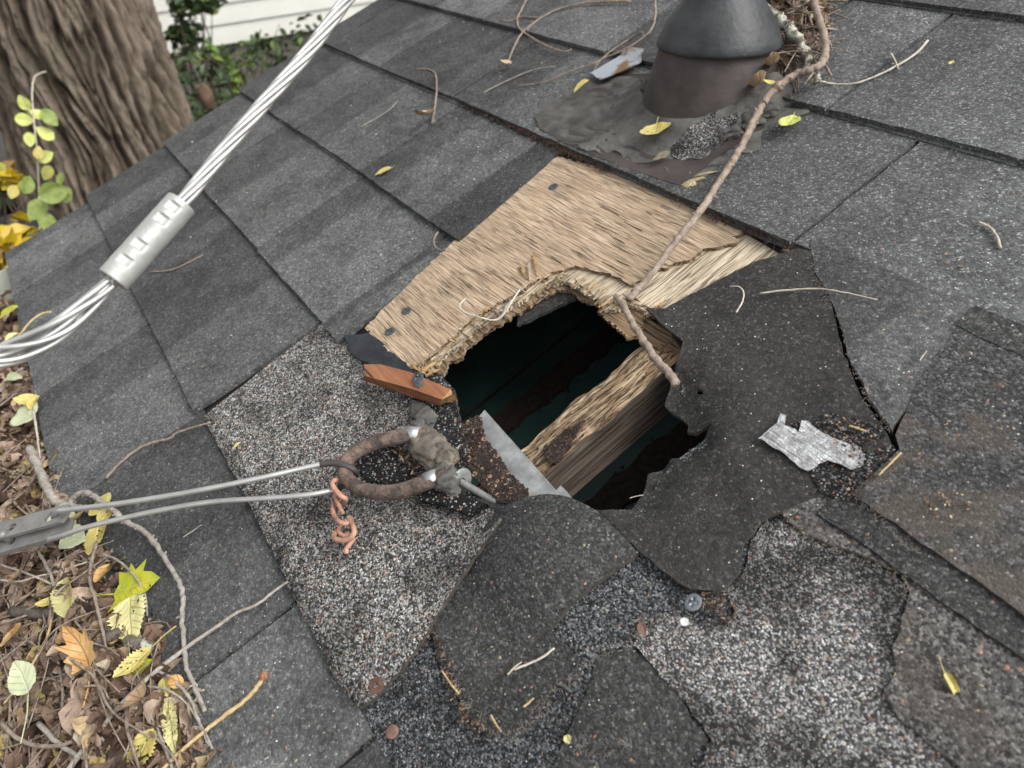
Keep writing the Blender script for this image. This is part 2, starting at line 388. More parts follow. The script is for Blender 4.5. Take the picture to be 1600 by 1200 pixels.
# ------------------------------------------------------------------ the roof: deck, courses of shingles
VB = [-.247, -.112, .022, .162, .303, .437, .592, .735, .875, 1.015, 1.155, 1.30]
T = 0.0048
def bumps(u, v): return 0.0016 * nz(u * 5, v * 5, 1.7) + 0.0005 * nz(u * 22, v * 22, 4.1)
def hs(u, v):
    k = 0
    while k < len(VB) - 2 and v >= VB[k + 1]: k += 1
    s = (v - VB[k]) / (VB[k + 1] - VB[k])
    return T * (1 - s) + bumps(u, v)
def on(off):
    return lambda u, v: off + bumps(u, v)
ROOF = empty('shingle_roof', (0, 0, 0))
tag(ROOF, 'dark grey asphalt shingle roof with a ragged hole broken through it', 'roof')
hole_px = [(880, 262), (960, 285), (1060, 320), (1170, 362), (1235, 400), (1170, 425), (1085, 470), (1045, 510), (1078, 560), (1062, 610), (1090, 650), (1118, 672), (1062, 712), (1030, 745), (1008, 790), (945, 806), (900, 800), (840, 797), (770, 790), (715, 745), (705, 690), (700, 640), (680, 600), (648, 598), (588, 522), (640, 460), (780, 330)]
HOLE = P2(hole_px)
RL, RR = -1.238, 1.0
slab('roof_deck', [(RL, -.24), (RR, -.24), (RR, 1.42), (RL, 1.42)], lambda u, v: -.0035, .012, M_base, ROOF, res=.08, holes=[HOLE], side=M_deck)
JN = {0: [-1.074, -.805, -.607, -.36, -.245, -.03, .2, .45, .7], 1: [-1.085, -.872, -.607], 2: [-1.043, -.787, -.597],
      3: [-.998, -.792, -.630], 4: [-1.19, -1.008, -.808, -.60, -.317, -.09, .12, .36, .62], 5: [-1.08, -.937, -.686, -.5, -.40, -.2, .05, .3, .6],
      6: [-1.1, -.9, -.62, -.45, -.22, .05, .3, .62]}
PL_T, PL_B = PX(872, 243).x, PX(575, 520).x         # left edge of the plywood sheet
def shingle(u0, u1, k, mat=None, label=None, u0b=None, u1b=None):
    """one tab, butt edge at VB[k], reaching under the next course"""
    v0, v1 = VB[k], VB[k + 1] + .006
    g = .0017
    u0b = u0 if u0b is None else u0b; u1b = u1 if u1b is None else u1b
    e0, e1 = random.uniform(-.0012, .0012), random.uniform(-.0012, .0012)
    a, b2 = (u0b + g, v0 + e0), (u1b - g, v0 + e1)
    poly = [a, b2, (u1 - g, v1), (u0 + g, v1)]
    lift = random.uniform(0, .0012); sd = random.uniform(0, 50); vk = VB[k + 1] - VB[k]
    def top(u, v):
        s = (v - VB[k]) / vk
        return T * (1 - s) + bumps(u, v) + (1 - s) ** 3 * (lift + .0008 * nz(u * 14 + sd, k))
    m = mat or (M_shl if (k >= 3 and u0 > -.62) else M_sh)
    return slab('shingle', poly, top, .0045, m, ROOF, res=.022, jag=(.008, .0009, sd), label=label)
for k in range(len(VB) - 1):
    js = JN.get(k)
    if js is None:
        js = [-1.24]
        while js[-1] < .9: js.append(js[-1] + random.uniform(.15, .3))
        js = js[1:-1]
    if k == 1: spans = [(-1.248, js[0]), (js[0], js[1]), (js[1], js[2])]
    elif k == 2: spans = [(-1.25, js[0]), (js[0], js[1]), (js[1], js[2])]
    elif k == 3: spans = [(-1.257, js[0]), (js[0], js[1]), (js[1], js[2])]
    else:
        e = [-1.252 + random.uniform(-.006, .006)] + js + [1.0]
        spans = list(zip(e[:-1], e[1:]))
    if k == 0: spans[0] = (-1.232, spans[0][1])
    for a, b in spans: shingle(a, b, k)
def plx(v): return PL_B + (PL_T - PL_B) * (v - .046) / (.293 - .046)
shingle(-.597, plx(.163) - .001, 2, u1b=plx(.022) - .012)
shingle(-.630, plx(.303) - .001, 3, u1b=plx(.162) - .001)
# second ply of the laminated shingles, seen under the butt edges
for k, u0, u1 in ((4, -.60, .6), (5, -.62, .6), (4, -1.2, -.62), (3, -1.2, -.8), (3, -.19, .6), (6, -.5, .6), (2, -.78, -.62)):
    u = u0
    while u < u1 - .02:
        ue = min(u1, u + random.uniform(.12, .22))
        slab('shingle_backing', [(u, VB[k] - .0016 - .0016 * random.random()), (ue - .002, VB[k] - .0016 - .0016 * random.random()), (ue - .002, VB[k] + .02), (u, VB[k] + .02)],
             lambda a, b, k=k: .0012 + bumps(a, b), .0022, M_sh, ROOF, res=.03, jag=(.01, .0007, u))
        u = ue
# worn lower middle and right: a sheet of blue grey granules with torn pieces over it
slab('torn_shingle', [(-.40, -.115), (RR, -.115), (RR, .17), (-.40, .17)], on(-.0012), .002, M_bl, ROOF, res=.02, holes=[HOLE], side=M_tear, label='blue grey granule layer left bare below the hole')
def near(u, v, px):
    p = PX(*px); return math.hypot(u - p.x, v - p.y)
FEDGE = (PX(570, 1110), PX(700, 962), PX(800, 832))
def ftop(u, v):
    s = min(1, max(0, (v - VB[1]) / .134)); d = 1e9
    for a, b in zip(FEDGE, FEDGE[1:]):
        a2, b2 = a.to_2d(), b.to_2d(); p = Vector((u, v)); t = max(0, min(1, (p - a2).dot(b2 - a2) / (b2 - a2).length_squared)); d = min(d, (p - a2 - (b2 - a2) * t).length)
    c = max(0, 1 - d / .04)
    return T * (1 - s) * .8 + .0012 + bumps(u, v) + c * c * .015 * max(0, min(1, (v + .075) / .1)) + .0018 * c + .0006 * nz(u * 60, v * 60)
slab('torn_shingle', P2([(503, 505), (540, 530), (585, 560), (640, 620), (648, 660), (655, 710), (690, 755), (745, 783), (775, 805), (802, 832), (752, 888), (700, 962), (650, 1032), (590, 1098), (569, 1112), (556, 1100), (535, 1072), (505, 1015), (472, 952), (400, 803), (322, 655), (410, 582)]),
     ftop, .003, M_frf, ROOF, res=.008, jag=(.004, .0009, 5.0), side=M_tear, label='shingle with bright fresh granules and a lifted right edge')
slab('torn_shingle', P2([(672, 950), (735, 870), (790, 812), (835, 800), (868, 795), (905, 799), (945, 818), (1000, 866), (935, 922), (870, 975), (800, 1037), (745, 1089), (722, 1094), (712, 1060), (680, 1005)]),
     lambda u, v: .0028 + bumps(u, v) + .018 * max(0, 1 - (near(u, v, (862, 842)) / .055) ** 2) + .001 * nz(u * 30, v * 30), .003, M_dk, ROOF, res=.008, jag=(.004, .0008, 9.0), side=M_tear, label='dark smooth shingle tongue curling up at the hole')
slab('torn_shingle', P2([(745, 783), (772, 779), (830, 789), (872, 790), (912, 795), (948, 803), (968, 828), (935, 818), (902, 805), (866, 803), (833, 812), (805, 836), (775, 812)]),
     lambda u, v: .0045 + bumps(u, v) + .002 * nz(u * 50, v * 50), .003, M_felt, ROOF, res=.006, jag=(.003, .0014, 12.0), side=M_tear, label='thin black felt lip along the lower rim of the hole')
slab('torn_shingle', P2([(940, 1018), (985, 1008), (1042, 1064), (1107, 1156), (1080, 1186), (1050, 1240), (880, 1290), (850, 1230), (880, 1160), (905, 1110), (925, 1060)]),
     on(.0004), .001, M_dk, ROOF, res=.01, jag=(.004, .0016, 15.0), side=M_tear, label='weathered shingle corner at the bottom of the roof patch')
slab('torn_shingle', P2([(1190, 822), (1225, 810), (1260, 842), (1312, 860), (1372, 883), (1412, 905), (1418, 932), (1402, 1000), (1392, 1015), (1402, 1052), (1382, 1080), (1405, 1122), (1450, 1155), (1560, 1240), (1560, 1300), (1090, 1300), (1085, 1230), (1110, 1158), (1090, 1125), (1050, 1070), (990, 1008), (1000, 978), (1042, 958), (1082, 972), (1135, 985), (1150, 960), (1135, 925), (1162, 895), (1168, 868)]),
     on(.0012), .002, M_fr, ROOF, res=.01, jag=(.003, .0022, 21.0), side=M_tearl, label='patch of bright multicoloured granules at lower right')
slab('torn_shingle', P2([(1222, 806), (1288, 766), (1332, 782), (1385, 822), (1440, 872), (1600, 1000), (1850, 1190), (1850, 1500), (1560, 1400), (1530, 1230), (1448, 1158), (1402, 1124), (1380, 1080), (1402, 1052), (1394, 1015), (1404, 1000), (1420, 930), (1408, 900), (1370, 880), (1310, 857), (1256, 838)]),
     on(.0034), .003, M_br, ROOF, res=.012, jag=(.003, .0012, 25.0), side=M_tearl, label='brownish grey worn shingle below the stepped butt edge')
slab('shingle_backing', [(-.165, .150), (.2, .152), (.6, .152), (.6, .2), (-.165, .2)], on(.0052), .002, M_dk, ROOF, res=.02, jag=(.006, .0015, 2.2))
# the black torn sheet right of the hole
def ttop(u, v):
    h = .0052 + bumps(u, v) + .0012 * nz(u * 26, v * 26, 8)
    p = (u, v)
    d = min(near(u, v, q) for q in ((1000, 790), (1012, 760), (1035, 728), (1065, 708), (1092, 690)))
    h -= .010 * max(0, 1 - d / .022) ** 2
    d = min(near(u, v, q) for q in ((1050, 600), (1050, 635), (1070, 662)))
    h -= .012 * max(0, 1 - d / .03) ** 1.5
    d = min(near(u, v, q) for q in ((1110, 672), (1080, 600), (1130, 700)))
    a, b2 = PX(1112, 668).to_2d(), PX(1200, 812).to_2d(); p_ = Vector((u, v)); t = max(0, min(1, (p_ - a).dot(b2 - a) / (b2 - a).length_squared)); dd = (p_ - a - (b2 - a) * t).length
    return h + .0015 * max(0, 1 - d / .02) + .0035 * (1 - t * .6) * max(0, 1 - dd / .012) ** 1.3 + .0012 * nz(u * 55, v * 55, 3)
nail = PX(1095, 617)
slab('torn_shingle', P2([(1012, 488), (1040, 490), (1088, 465), (1150, 432), (1205, 410), (1250, 396), (1285, 408), (1300, 470), (1304, 500), (1316, 555), (1336, 602), (1350, 635), (1375, 672), (1393, 700), (1388, 722), (1330, 775), (1290, 770), (1232, 800), (1192, 820), (1164, 850), (1158, 900), (1132, 932), (1083, 925), (1060, 915), (1030, 890), (1002, 866), (968, 835), (942, 803), (985, 794), (1003, 770), (1013, 742), (1040, 720), (1062, 705), (1090, 688), (1114, 667), (1085, 670), (1070, 666), (1074, 655), (1062, 648), (1055, 640), (1036, 628), (1045, 600), (1056, 575), (1066, 552), (1070, 540), (1040, 518)]),
     ttop, .0028, M_felt, ROOF, res=.007, jag=(.003, .0011, 31.0), side=M_tear,
     holes=[[(nail.x + .0028 * math.cos(a), nail.y + .0018 * math.sin(a)) for a in [i * math.pi / 4 for i in range(8)]]], label='large black torn shingle right of the hole with a nail hole')
CR = [(1268, 395), (1274, 430), (1292, 462), (1309, 502), (1323, 556), (1345, 602), (1362, 636), (1394, 684)]
slab('torn_shingle', P2(CR) + P2([(1500, 512)]) + [(-.19, .31), (PX(1262, 385).x, .312)], lambda u, v: .0065 + bumps(u, v) - .012 * max(0, v - .22), .0045, M_sh, ROOF, res=.01, jag=(.004, .0013, 35.0), side=M_tearl, label='cracked weathered shingle beside the black torn sheet')
x2 = P2([(1500, 516), (1440, 600), (1398, 692), (1408, 714), (1372, 745), (1332, 781)])
slab('torn_shingle', x2 + [(.1, .162), (.6, .162), (.6, .311), (x2[0][0], .311)], lambda u, v: .0075 + bumps(u, v) - .02 * max(0, v - .2), .0048, M_x2, ROOF, res=.012, jag=(.005, .0011, 38.0), side=M_tear, label='mossy brown stained shingle at the right edge of the photo')
slab('shingle_backing', [(-.19, .293), (.6, .292), (.6, .312), (-.19, .312)], on(.0062), .002, M_dk, ROOF, res=.02, jag=(.006, .001, 2.9))
# debris bed between the torn sheet and the stained shingle
slab('torn_shingle', P2([(1240, 672), (1300, 655), (1375, 672), (1400, 712), (1370, 748), (1332, 790), (1280, 775), (1262, 745), (1240, 700)]), lambda u, v: .0058 + bumps(u, v) + .0012 * nz(u * 120, v * 120), .002,
     gran('gritty_tar', [(0, .012), (.5, .03), (.7, .07), (.88, .16), (.96, .3)], 950, .8, 1.2, .02, .04, bump=.0012), ROOF, res=.004, jag=(.003, .002, 44.0), side=M_tear, label='gritty black tar patch behind the piece of foil')
slab('torn_shingle', P2([(716, 1088), (745, 1080), (800, 1030), (860, 985), (905, 1030), (900, 1062), (868, 1072), (850, 1092), (840, 1126), (806, 1146), (764, 1152), (734, 1124)]),
     on(.0012), .002, M_dk, ROOF, res=.008, jag=(.003, .0016, 18.0), side=M_tear, label='dark smooth tongue end inside the torn notch at bottom centre')
# felt and tar left of the hole
slab('felt_strip', P2([(590, 538), (640, 590), (690, 588), (712, 612), (721, 650), (731, 690), (738, 722), (722, 745), (700, 735), (670, 700), (655, 650), (618, 600), (560, 545)]),
     lambda u, v: .0048 + bumps(u, v) + .0015 * nz(u * 40, v * 40), .003, gran('tarry_granules', [(0, .012), (.5, .025), (.75, .06), (.9, .2), (.97, .4)], 800, .8, 1.2, .03, .02), ROOF, res=.005, jag=(.003, .0012, 50.0), side=M_tear)
slab('tar_smear', P2([(542, 532), (582, 528), (640, 575), (664, 597), (640, 612), (610, 588), (575, 572), (556, 560)]), lambda u, v: .0066 + bumps(u, v) + .0015 * nz(u * 60, v * 60, 2), .003, M_gloss, ROOF, res=.004, jag=(.003, .0015, 52.0))
slab('tar_smear', P2([(565, 712), (590, 700), (625, 705), (650, 735), (655, 748), (620, 762), (580, 758), (560, 735)]), lambda u, v: .0058 + bumps(u, v) + .0015 * nz(u * 60, v * 60, 2), .003,
     gran('tar_with_granules', [(0, .012), (.6, .02), (.8, .05), (.9, .25), (.97, .45)], 800, .8, 1.2, .03, .02, bump=.0012), ROOF, res=.004, jag=(.003, .0018, 55.0))
slab('tar_smear', P2([(660, 768), (700, 768), (745, 782), (770, 800), (740, 812), (700, 800), (665, 790)]), lambda u, v: .0085 + bumps(u, v) + .0015 * nz(u * 60, v * 60, 2), .004,
     bpy.data.materials['tar_with_granules'], ROOF, res=.004, jag=(.003, .0018, 57.0))
# plywood sheet in three plies
TOP = [(870, 243), (900, 250), (985, 273), (1060, 300), (1110, 324), (1167, 350), (1160, 362), (1143, 368), (1150, 378), (1120, 384), (1098, 388), (1085, 402), (1060, 410), (1042, 418), (1020, 425), (1005, 440), (985, 447), (968, 436), (950, 428), (925, 424), (900, 417), (884, 424), (866, 428), (850, 437), (836, 443), (815, 460), (792, 472), (760, 490), (740, 503), (722, 520), (705, 538), (690, 550), (675, 562), (662, 575), (650, 585), (630, 572), (600, 545), (575, 520), (620, 472), (660, 430), (720, 370), (780, 315), (830, 272)]
MID = [(1060, 305), (1167, 350), (1250, 377), (1251, 392), (1215, 404), (1180, 420), (1150, 430), (1125, 447), (1085, 462), (1042, 490), (1020, 488), (985, 474), (968, 480), (955, 482), (940, 476), (930, 462), (915, 458), (900, 446), (880, 438), (868, 440), (850, 447), (840, 453), (818, 468), (795, 480), (765, 498), (745, 512), (728, 528), (712, 545), (698, 555), (685, 570), (672, 578), (656, 587), (632, 563), (700, 480), (800, 400), (900, 330)]
BOT = [(1060, 320), (1150, 380), (1100, 440), (1040, 486), (1005, 484), (1000, 500), (990, 515), (976, 520), (962, 505), (945, 492), (925, 466), (905, 460), (888, 445), (868, 446), (845, 457), (800, 486), (770, 505), (745, 520), (722, 545), (714, 560), (700, 562), (690, 580), (670, 585), (650, 578), (720, 480), (850, 380)]
def ply(off): return lambda u, v: off + .0062 - .028 * (max(0, v - .04)) + bumps(u, v) * .4
PLY = slab('plywood_sheet', P2(TOP), ply(0), .0032, M_ply, ROOF, res=.008, jag=(.0018, .002, 60.0, 2.5), side=M_ply3, label='bare tan plywood sheet with broken splintered edge above the hole')
def sub(o, par):
    o.parent = par; o.location = anchor_of(o) - anchor_of(par)
o = slab('core_ply', P2(MID), ply(-.0034), .0036, M_ply2, PLY, res=.008, jag=(.0012, .0028, 63.0, 3.5), side=M_ply2, label='splintered pale inner ply')
o = slab('back_ply', P2(BOT), ply(-.0074), .0036, M_ply3, PLY, res=.008, jag=(.0018, .0028, 66.0, 3.5), side=M_rot)
slab('felt_strip', P2([(800, 478), (832, 456), (880, 430), (900, 436), (893, 452), (850, 470), (815, 488), (800, 494)]), lambda u, v: -.010 + .001 * nz(u * 60, v * 60), .003, M_felt, ROOF, res=.006, jag=(.003, .0015, 70.0))
# splinters standing on the plywood edge
def sliver(p0, p1, w_, h, mat, par, name='splinter'):
    a, b = Vector(p0), Vector(p1); d = (b - a); n_ = Vector((-d.y, d.x, 0)).normalized()
    pts = [a + d * t + n_ * w_ * (.5 - abs(t - .4)) * random.uniform(.5, 1.1) + Vector((0, 0, h * math.sin(t * 3) + random.uniform(0, .0006))) for t in (0, .3, .6, 1)]
    pts2 = [a + d * t - n_ * w_ * (.5 - abs(t - .4)) * random.uniform(.5, 1.1) + Vector((0, 0, h * math.sin(t * 3))) for t in (0, .3, .6, 1)]
    V = pts + pts2 + [p - Vector((0, 0, .0012)) for p in pts + pts2]
    Fs = []
    for i in range(3):
        Fs += [[i, i + 1, i + 5, i + 4], [8 + i, 12 + i, 13 + i, 9 + i], [i, 8 + i, 9 + i, i + 1], [4 + i, 5 + i, 13 + i, 12 + i]]
    Fs += [[0, 4, 12, 8], [3, 11, 15, 7]]
    return mesh(name, V, Fs, mat, par, smooth=False)
edge = [(656, 587), (672, 578), (690, 562), (712, 545), (728, 526), (745, 511), (765, 497), (795, 480), (818, 467), (850, 446), (880, 438), (900, 444), (930, 460), (955, 480), (985, 474), (1020, 487), (1060, 478), (1110, 452), (1150, 430), (1200, 409), (1245, 393)]
for i in range(150):
    k = random.randrange(len(edge) - 1); t = random.random()
    x = edge[k][0] + (edge[k + 1][0] - edge[k][0]) * t + random.uniform(-7, 4); y = edge[k][1] + (edge[k + 1][1] - edge[k][1]) * t + random.uniform(-8, 2)
    p = PX(x, y, .0); p.z = ply(random.choice((0.0006, -.003)))(p.x, p.y)
    v_ = i % 3 != 0
    d = Vector((random.uniform(-.002, .002), -random.uniform(.005, .017), 0)) if v_ else Vector((random.choice((-1, 1)) * random.uniform(.006, .014), random.uniform(-.003, .003), 0))
    sliver(p - d * .5, p + d * .5, random.uniform(.0008, .0022), random.uniform(0, .0015), random.choice((M_ply2, M_ply2, M_ply, M_split)), PLY)
for a, b in (((830, 388), (838, 425)), ((823, 400), (826, 432)), ((652, 583), (690, 560)), ((664, 585), (688, 575)), ((640, 566), (668, 586)), ((808, 408), (822, 430)), ((672, 560), (700, 545))):
    p, q = PX(*a, .009), PX(*b, .008); p.z = ply(.0018)(p.x, p.y); q.z = ply(.0018)(q.x, q.y)
    sliver(p, q, .0042, .001, random.choice((M_ply2, M_split)), PLY)
# peeled lengths of face ply lying up the grain
for i in range(26):
    x, y = random.uniform(650, 1120), 0; y = 585 - (x - 650) * .36 - random.uniform(25, 150)
    if not inside((x, y), TOP): continue
    p = PX(x, y); p.z = ply(.0004)(p.x, p.y); L = random.uniform(.008, .03); d = Vector((L, random.uniform(-.0015, .0015), -.0001))
    sliver(p - d * .5, p + d * .5, random.uniform(.0006, .0014), .0003, M_ply, PLY)
# screws
def screw_head(name, loc, par, r=.0045, mat=M_screw, rot=0.3, tilt=(0, 0), shaft=0, top=True, label=None):
    n = 13; V, Fs = [], []; idx = {}
    for j in range(9):
        for k in range(24):
            rr = r * j / 8; a = 2 * math.pi * k / 24
            x, y = rr * math.cos(a), rr * math.sin(a)
            z = .0010 - (.0008 * (j / 8) ** 3)
            if (abs(x) < r * .13 and abs(y) < r * .55) or (abs(y) < r * .13 and abs(x) < r * .55): z -= .0014
            V.append(Vector((x, y, z)))
    for j in range(8):
        for k in range(24):
            a, b = j * 24 + k, j * 24 + (k + 1) % 24; Fs.append([a + 24, b + 24, b, a])
    lathe([(r, .0002), (r * .95, -.0004), (r * .45, -.003), (r * .4, -.004 - shaft)], (0, 0, 0), (0, 0, 1), 16, V, Fs)
    Rm = Matrix.Rotation(tilt[0], 4, 'X') @ Matrix.Rotation(tilt[1], 4, 'Y') @ Matrix.Rotation(rot, 4, 'Z')
    V = [Rm @ v + Vector(loc) for v in V]
    return mesh(name, V, Fs, mat, par, anchor=loc)
for x, y, rr in ((862, 285, .0046), (635, 486, .0046), (610, 519, .0046)):
    p = PX(x, y, .005); p.z = ply(.0004)(p.x, p.y); screw_head('screw', p, PLY, rr, rot=random.random())
p = PX(1083, 941, .009); screw_head('screw', p, ROOF, .0047, rot=.5, tilt=(.15, -.1), shaft=.004).data.materials[0] = simple('clean_zinc_screw', (.22, .25, .27), .4, .6, var=.25, vs=200)
# rafter and the space under the deck
def bx4(name, u0, u1, v0, v1, w0, w1, mats, par, jt=0, nu=6, nv=40, label=None, top=None):
    V, Fs, mi = [], [], []
    def grid(f, a, b, m):
        b0 = len(V)
        for i in range(a + 1):
            for j in range(b + 1): V.append(Vector(f(i / a, j / b)))
        for i in range(a):
            for j in range(b):
                q = b0 + i * (b + 1) + j; Fs.append([q, q + b + 1, q + b + 2, q + 1]); mi.append(m)
    L = lambda a, b, t: a + (b - a) * t
    tp = top or (lambda u, v: w1)
    grid(lambda s, t: (L(u0, u1, s) + (jt * nz(L(v0, v1, t) * 45, 3 + s) if s in (0, 1) else 0), L(v0, v1, t), tp(L(u0, u1, s), L(v0, v1, t))), nu, nv, 0)
    def sidef(uu, s_):
        return lambda s, t: (uu + (jt * nz(L(v0, v1, t) * 45, 3 + s_) * (1 if s == 1 else .0)), L(v0, v1, t), L(w0, tp(uu, L(v0, v1, t)), s))
    grid(sidef(u1, 1), 4, nv, 1); grid(lambda s, t: sidef(u0, 0)(1 - s, t), 4, nv, 1)
    grid(lambda s, t: (L(u0, u1, t), v0, L(w0, tp(L(u0, u1, t), v0), s)), 3, nu, 1)
    grid(lambda s, t: (L(u0, u1, t), v1, L(tp(L(u0, u1, t), v1), w0, s)), 3, nu, 1)
    grid(lambda s, t: (L(u1, u0, s), L(v0, v1, t), w0), 1, 1, 1)
    return mesh(name, V, Fs, mats, par, anchor=((u0 + u1) / 2, (v0 + v1) / 2, w0), mi=mi, smooth=False, )
def rtop(u, v):
    e = (u + .338) / .02
    return -.012 - .0045 * max(0, nz(u * 120, v * 30, 2)) - .003 * abs(nz(u * 300, v * 60, 9)) - .006 * max(0, -e) ** 1.5 - .004 * max(0, min(1, (.105 - v) / .03)) * (1 if -.352 < u < -.322 else .2)
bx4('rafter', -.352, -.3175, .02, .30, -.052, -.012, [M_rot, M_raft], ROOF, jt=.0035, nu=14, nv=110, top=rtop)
for uu in (-1.2, -.96, -.62, .1, .4, .7): bx4('rafter', uu, uu + .04, -.2, 1.38, -.052, -.0165, [M_raft, M_raft], ROOF, nu=1, nv=4)
bx4('rafter', -.36, -.318, .45, 1.38, -.052, -.0165, [M_raft, M_raft], ROOF, nu=1, nv=4)
# broken batten stubs behind the rafter
def pxbox(name, pts, w0, w1, mat, par, side=None, **k):
    return slab(name, P2([(x, y, w1) for x, y in pts]), lambda u, v: w1 + .0006 * nz(u * 150, v * 150), w1 - w0, mat, par, res=.006, side=side, jag=(.003, .0006, w1 * 900), **k)
pxbox('batten', [(985, 500), (1012, 496), (1050, 520), (1050, 530), (1034, 545), (1000, 530)], -.02, -.0085, M_ply3, ROOF, side=M_rot)
pxbox('batten', [(1052, 522), (1072, 535), (1066, 550), (1036, 546)], -.02, -.009, M_ply3, ROOF, side=M_rot)
pxbox('batten', [(1030, 545), (1068, 551), (1060, 572), (1030, 552)], -.026, -.0135, M_split, ROOF, side=M_rot)
CW = -.145
for i in range(10):                                       # painted boards of the ceiling below, with dirty gaps
    u0 = -1.0 + i * .115
    V, Fs = box((u0 + .047, .25, CW - .006), (.094 + (.01 if i % 2 else 0), 1.1, .012)); mesh('ceiling_board', V, Fs, M_teal, ROOF, smooth=False)
V, Fs = box((-.42, .25, CW - .016), (1.3, 1.2, .006)); mesh('ceiling_backing', V, Fs, M_dirt, ROOF, smooth=False)
def crumbs(name, poly, n, size, mats, par=None, hf=None, flat=.6, label=None, kind='stuff', cat=None, skip=None):
    V, Fs, mi = [], [], []; xs = [p[0] for p in poly]; ys = [p[1] for p in poly]; c = 0
    while c < n:
        x, y = random.uniform(min(xs), max(xs)), random.uniform(min(ys), max(ys))
        if not inside((x, y), poly): continue
        if skip and inside((x, y), skip): continue
        c += 1; s = random.uniform(*size); z = hf(x, y) if hf else hs(x, y)
        R_ = Matrix.Rotation(random.uniform(0, 6.28), 3, 'Z') @ Matrix.Rotation(random.gauss(0, .5), 3, 'X')
        f0 = len(Fs); box((x, y, z + s * .2), (s * random.uniform(.6, 2), s * random.uniform(.4, 1), s * flat * random.uniform(.4, 1)), V, Fs, R_, s * .18)
        mi += [random.randrange(len(mats))] * (len(Fs) - f0)
    o = mesh(name, V, Fs, mats, par, mi=mi, smooth=False)
    if kind: o['kind'] = kind
    if label and not par: tag(o, label, cat)
    return o
M_c1 = simple('dark_humus', (.03, .02, .016), .95, var=.5, vs=200); M_c2 = simple('brown_humus', (.075, .048, .036), .95, var=.4, vs=200); M_c3 = simple('tan_chip', (.27, .18, .125), .9, var=.3, vs=200)
for v0, v1, uu in ((-.1, .5, -.50), (-.1, .5, -.422), (-.1, .5, -.355)):
    slab('dirt', [(uu - .013, v0), (uu + .013, v0), (uu + .013, v1), (uu - .013, v1)], lambda a, b: CW + .004 + .003 * nz(a * 60, b * 60), .006, M_c1, ROOF, res=.008, jag=(.012, .005, uu * 50))
    crumbs('dirt', [(uu - .02, v0), (uu + .02, v0), (uu + .02, v1), (uu - .02, v1)], 240, (.0008, .003), [M_c1, M_c1, M_c1, M_dirt], ROOF, hf=lambda x, y: CW + .004 * nz(x * 30, y * 30))
# sides of the void and the walls, eave board and rake board of the building
for (c, e) in (((-.1, 1.4, -.1), (2.15, .02, .2)), ((-1.22, .6, -.1), (.02, 1.66, .17)), ((.99, .6, -.1), (.02, 1.66, .17))):
    V, Fs = box(c, e); mesh('blocking', V, Fs, M_base, ROOF, smooth=False)
V, Fs = box((-.12, -.228, -.09), (2.22, .018, .15)); mesh('fascia', V, Fs, M_paint, ROOF, smooth=False)
V, Fs = box((-1.236, .58, -.055), (.012, 1.62, .08)); mesh('rake_board', V, Fs, M_paint, ROOF, smooth=False)
for (c, e) in (((-1.16, .6), (.1, 1.5)), ((-.1, -.17), (2.1, .1)), ((.93, .6), (.1, 1.5)), ((-.1, 1.36), (2.1, .1))):
    cw = RM @ Vector((c[0], c[1], -.17)); q = RM @ Vector((c[0], c[1] - e[1] / 2, -.17)); top_ = q.z
    V = []; 
    for sx in (-1, 1):
        for sy in (-1, 1):
            t_ = RM @ Vector((c[0] + sx * e[0] / 2, c[1] + sy * e[1] / 2, -.155)); V += [t_, Vector((t_.x, t_.y, -.2))]
    Fs = [[0, 1, 3, 2], [4, 6, 7, 5], [0, 4, 5, 1], [2, 3, 7, 6], [0, 2, 6, 4], [1, 5, 7, 3]]
    Vi = RM.inverted(); mesh('wall', [Vi @ v for v in V], Fs, M_paint, ROOF, smooth=False)

# ------------------------------------------------------------------ ground, house, tree, plants beyond the roof
def wmesh(name, V, Fs, mats, parent=None, **k): return mesh(name, V, Fs, mats, parent, roof=False, **k)
def wempty(name, loc): return empty(name, loc, roof=False)
def gz(x, y): return .03 * nz(x * .8, y * .8, 5) + .01 * nz(x * 4, y * 4, 2)
M_soil = simple('leafy_soil', (.055, .042, .03), .95, var=.6, vs=9, bump=.01, bs=20)
V, Fs = [], []
N_ = 90
for i in range(N_ + 1):
    for j in range(N_ + 1):
        a, b = (i / N_ * 2 - 1), (j / N_ * 2 - 1); x = a * abs(a) * 60 - 1.5; y = b * abs(b) * 60 + 1.5; V.append(Vector((x, y, gz(x, y))))
for i in range(N_):
    for j in range(N_): q = i * (N_ + 1) + j; Fs.append([q, q + N_ + 1, q + N_ + 2, q + 1])
wmesh('ground', V, Fs, M_soil, kind='structure', anchor=(0, 0, 0))
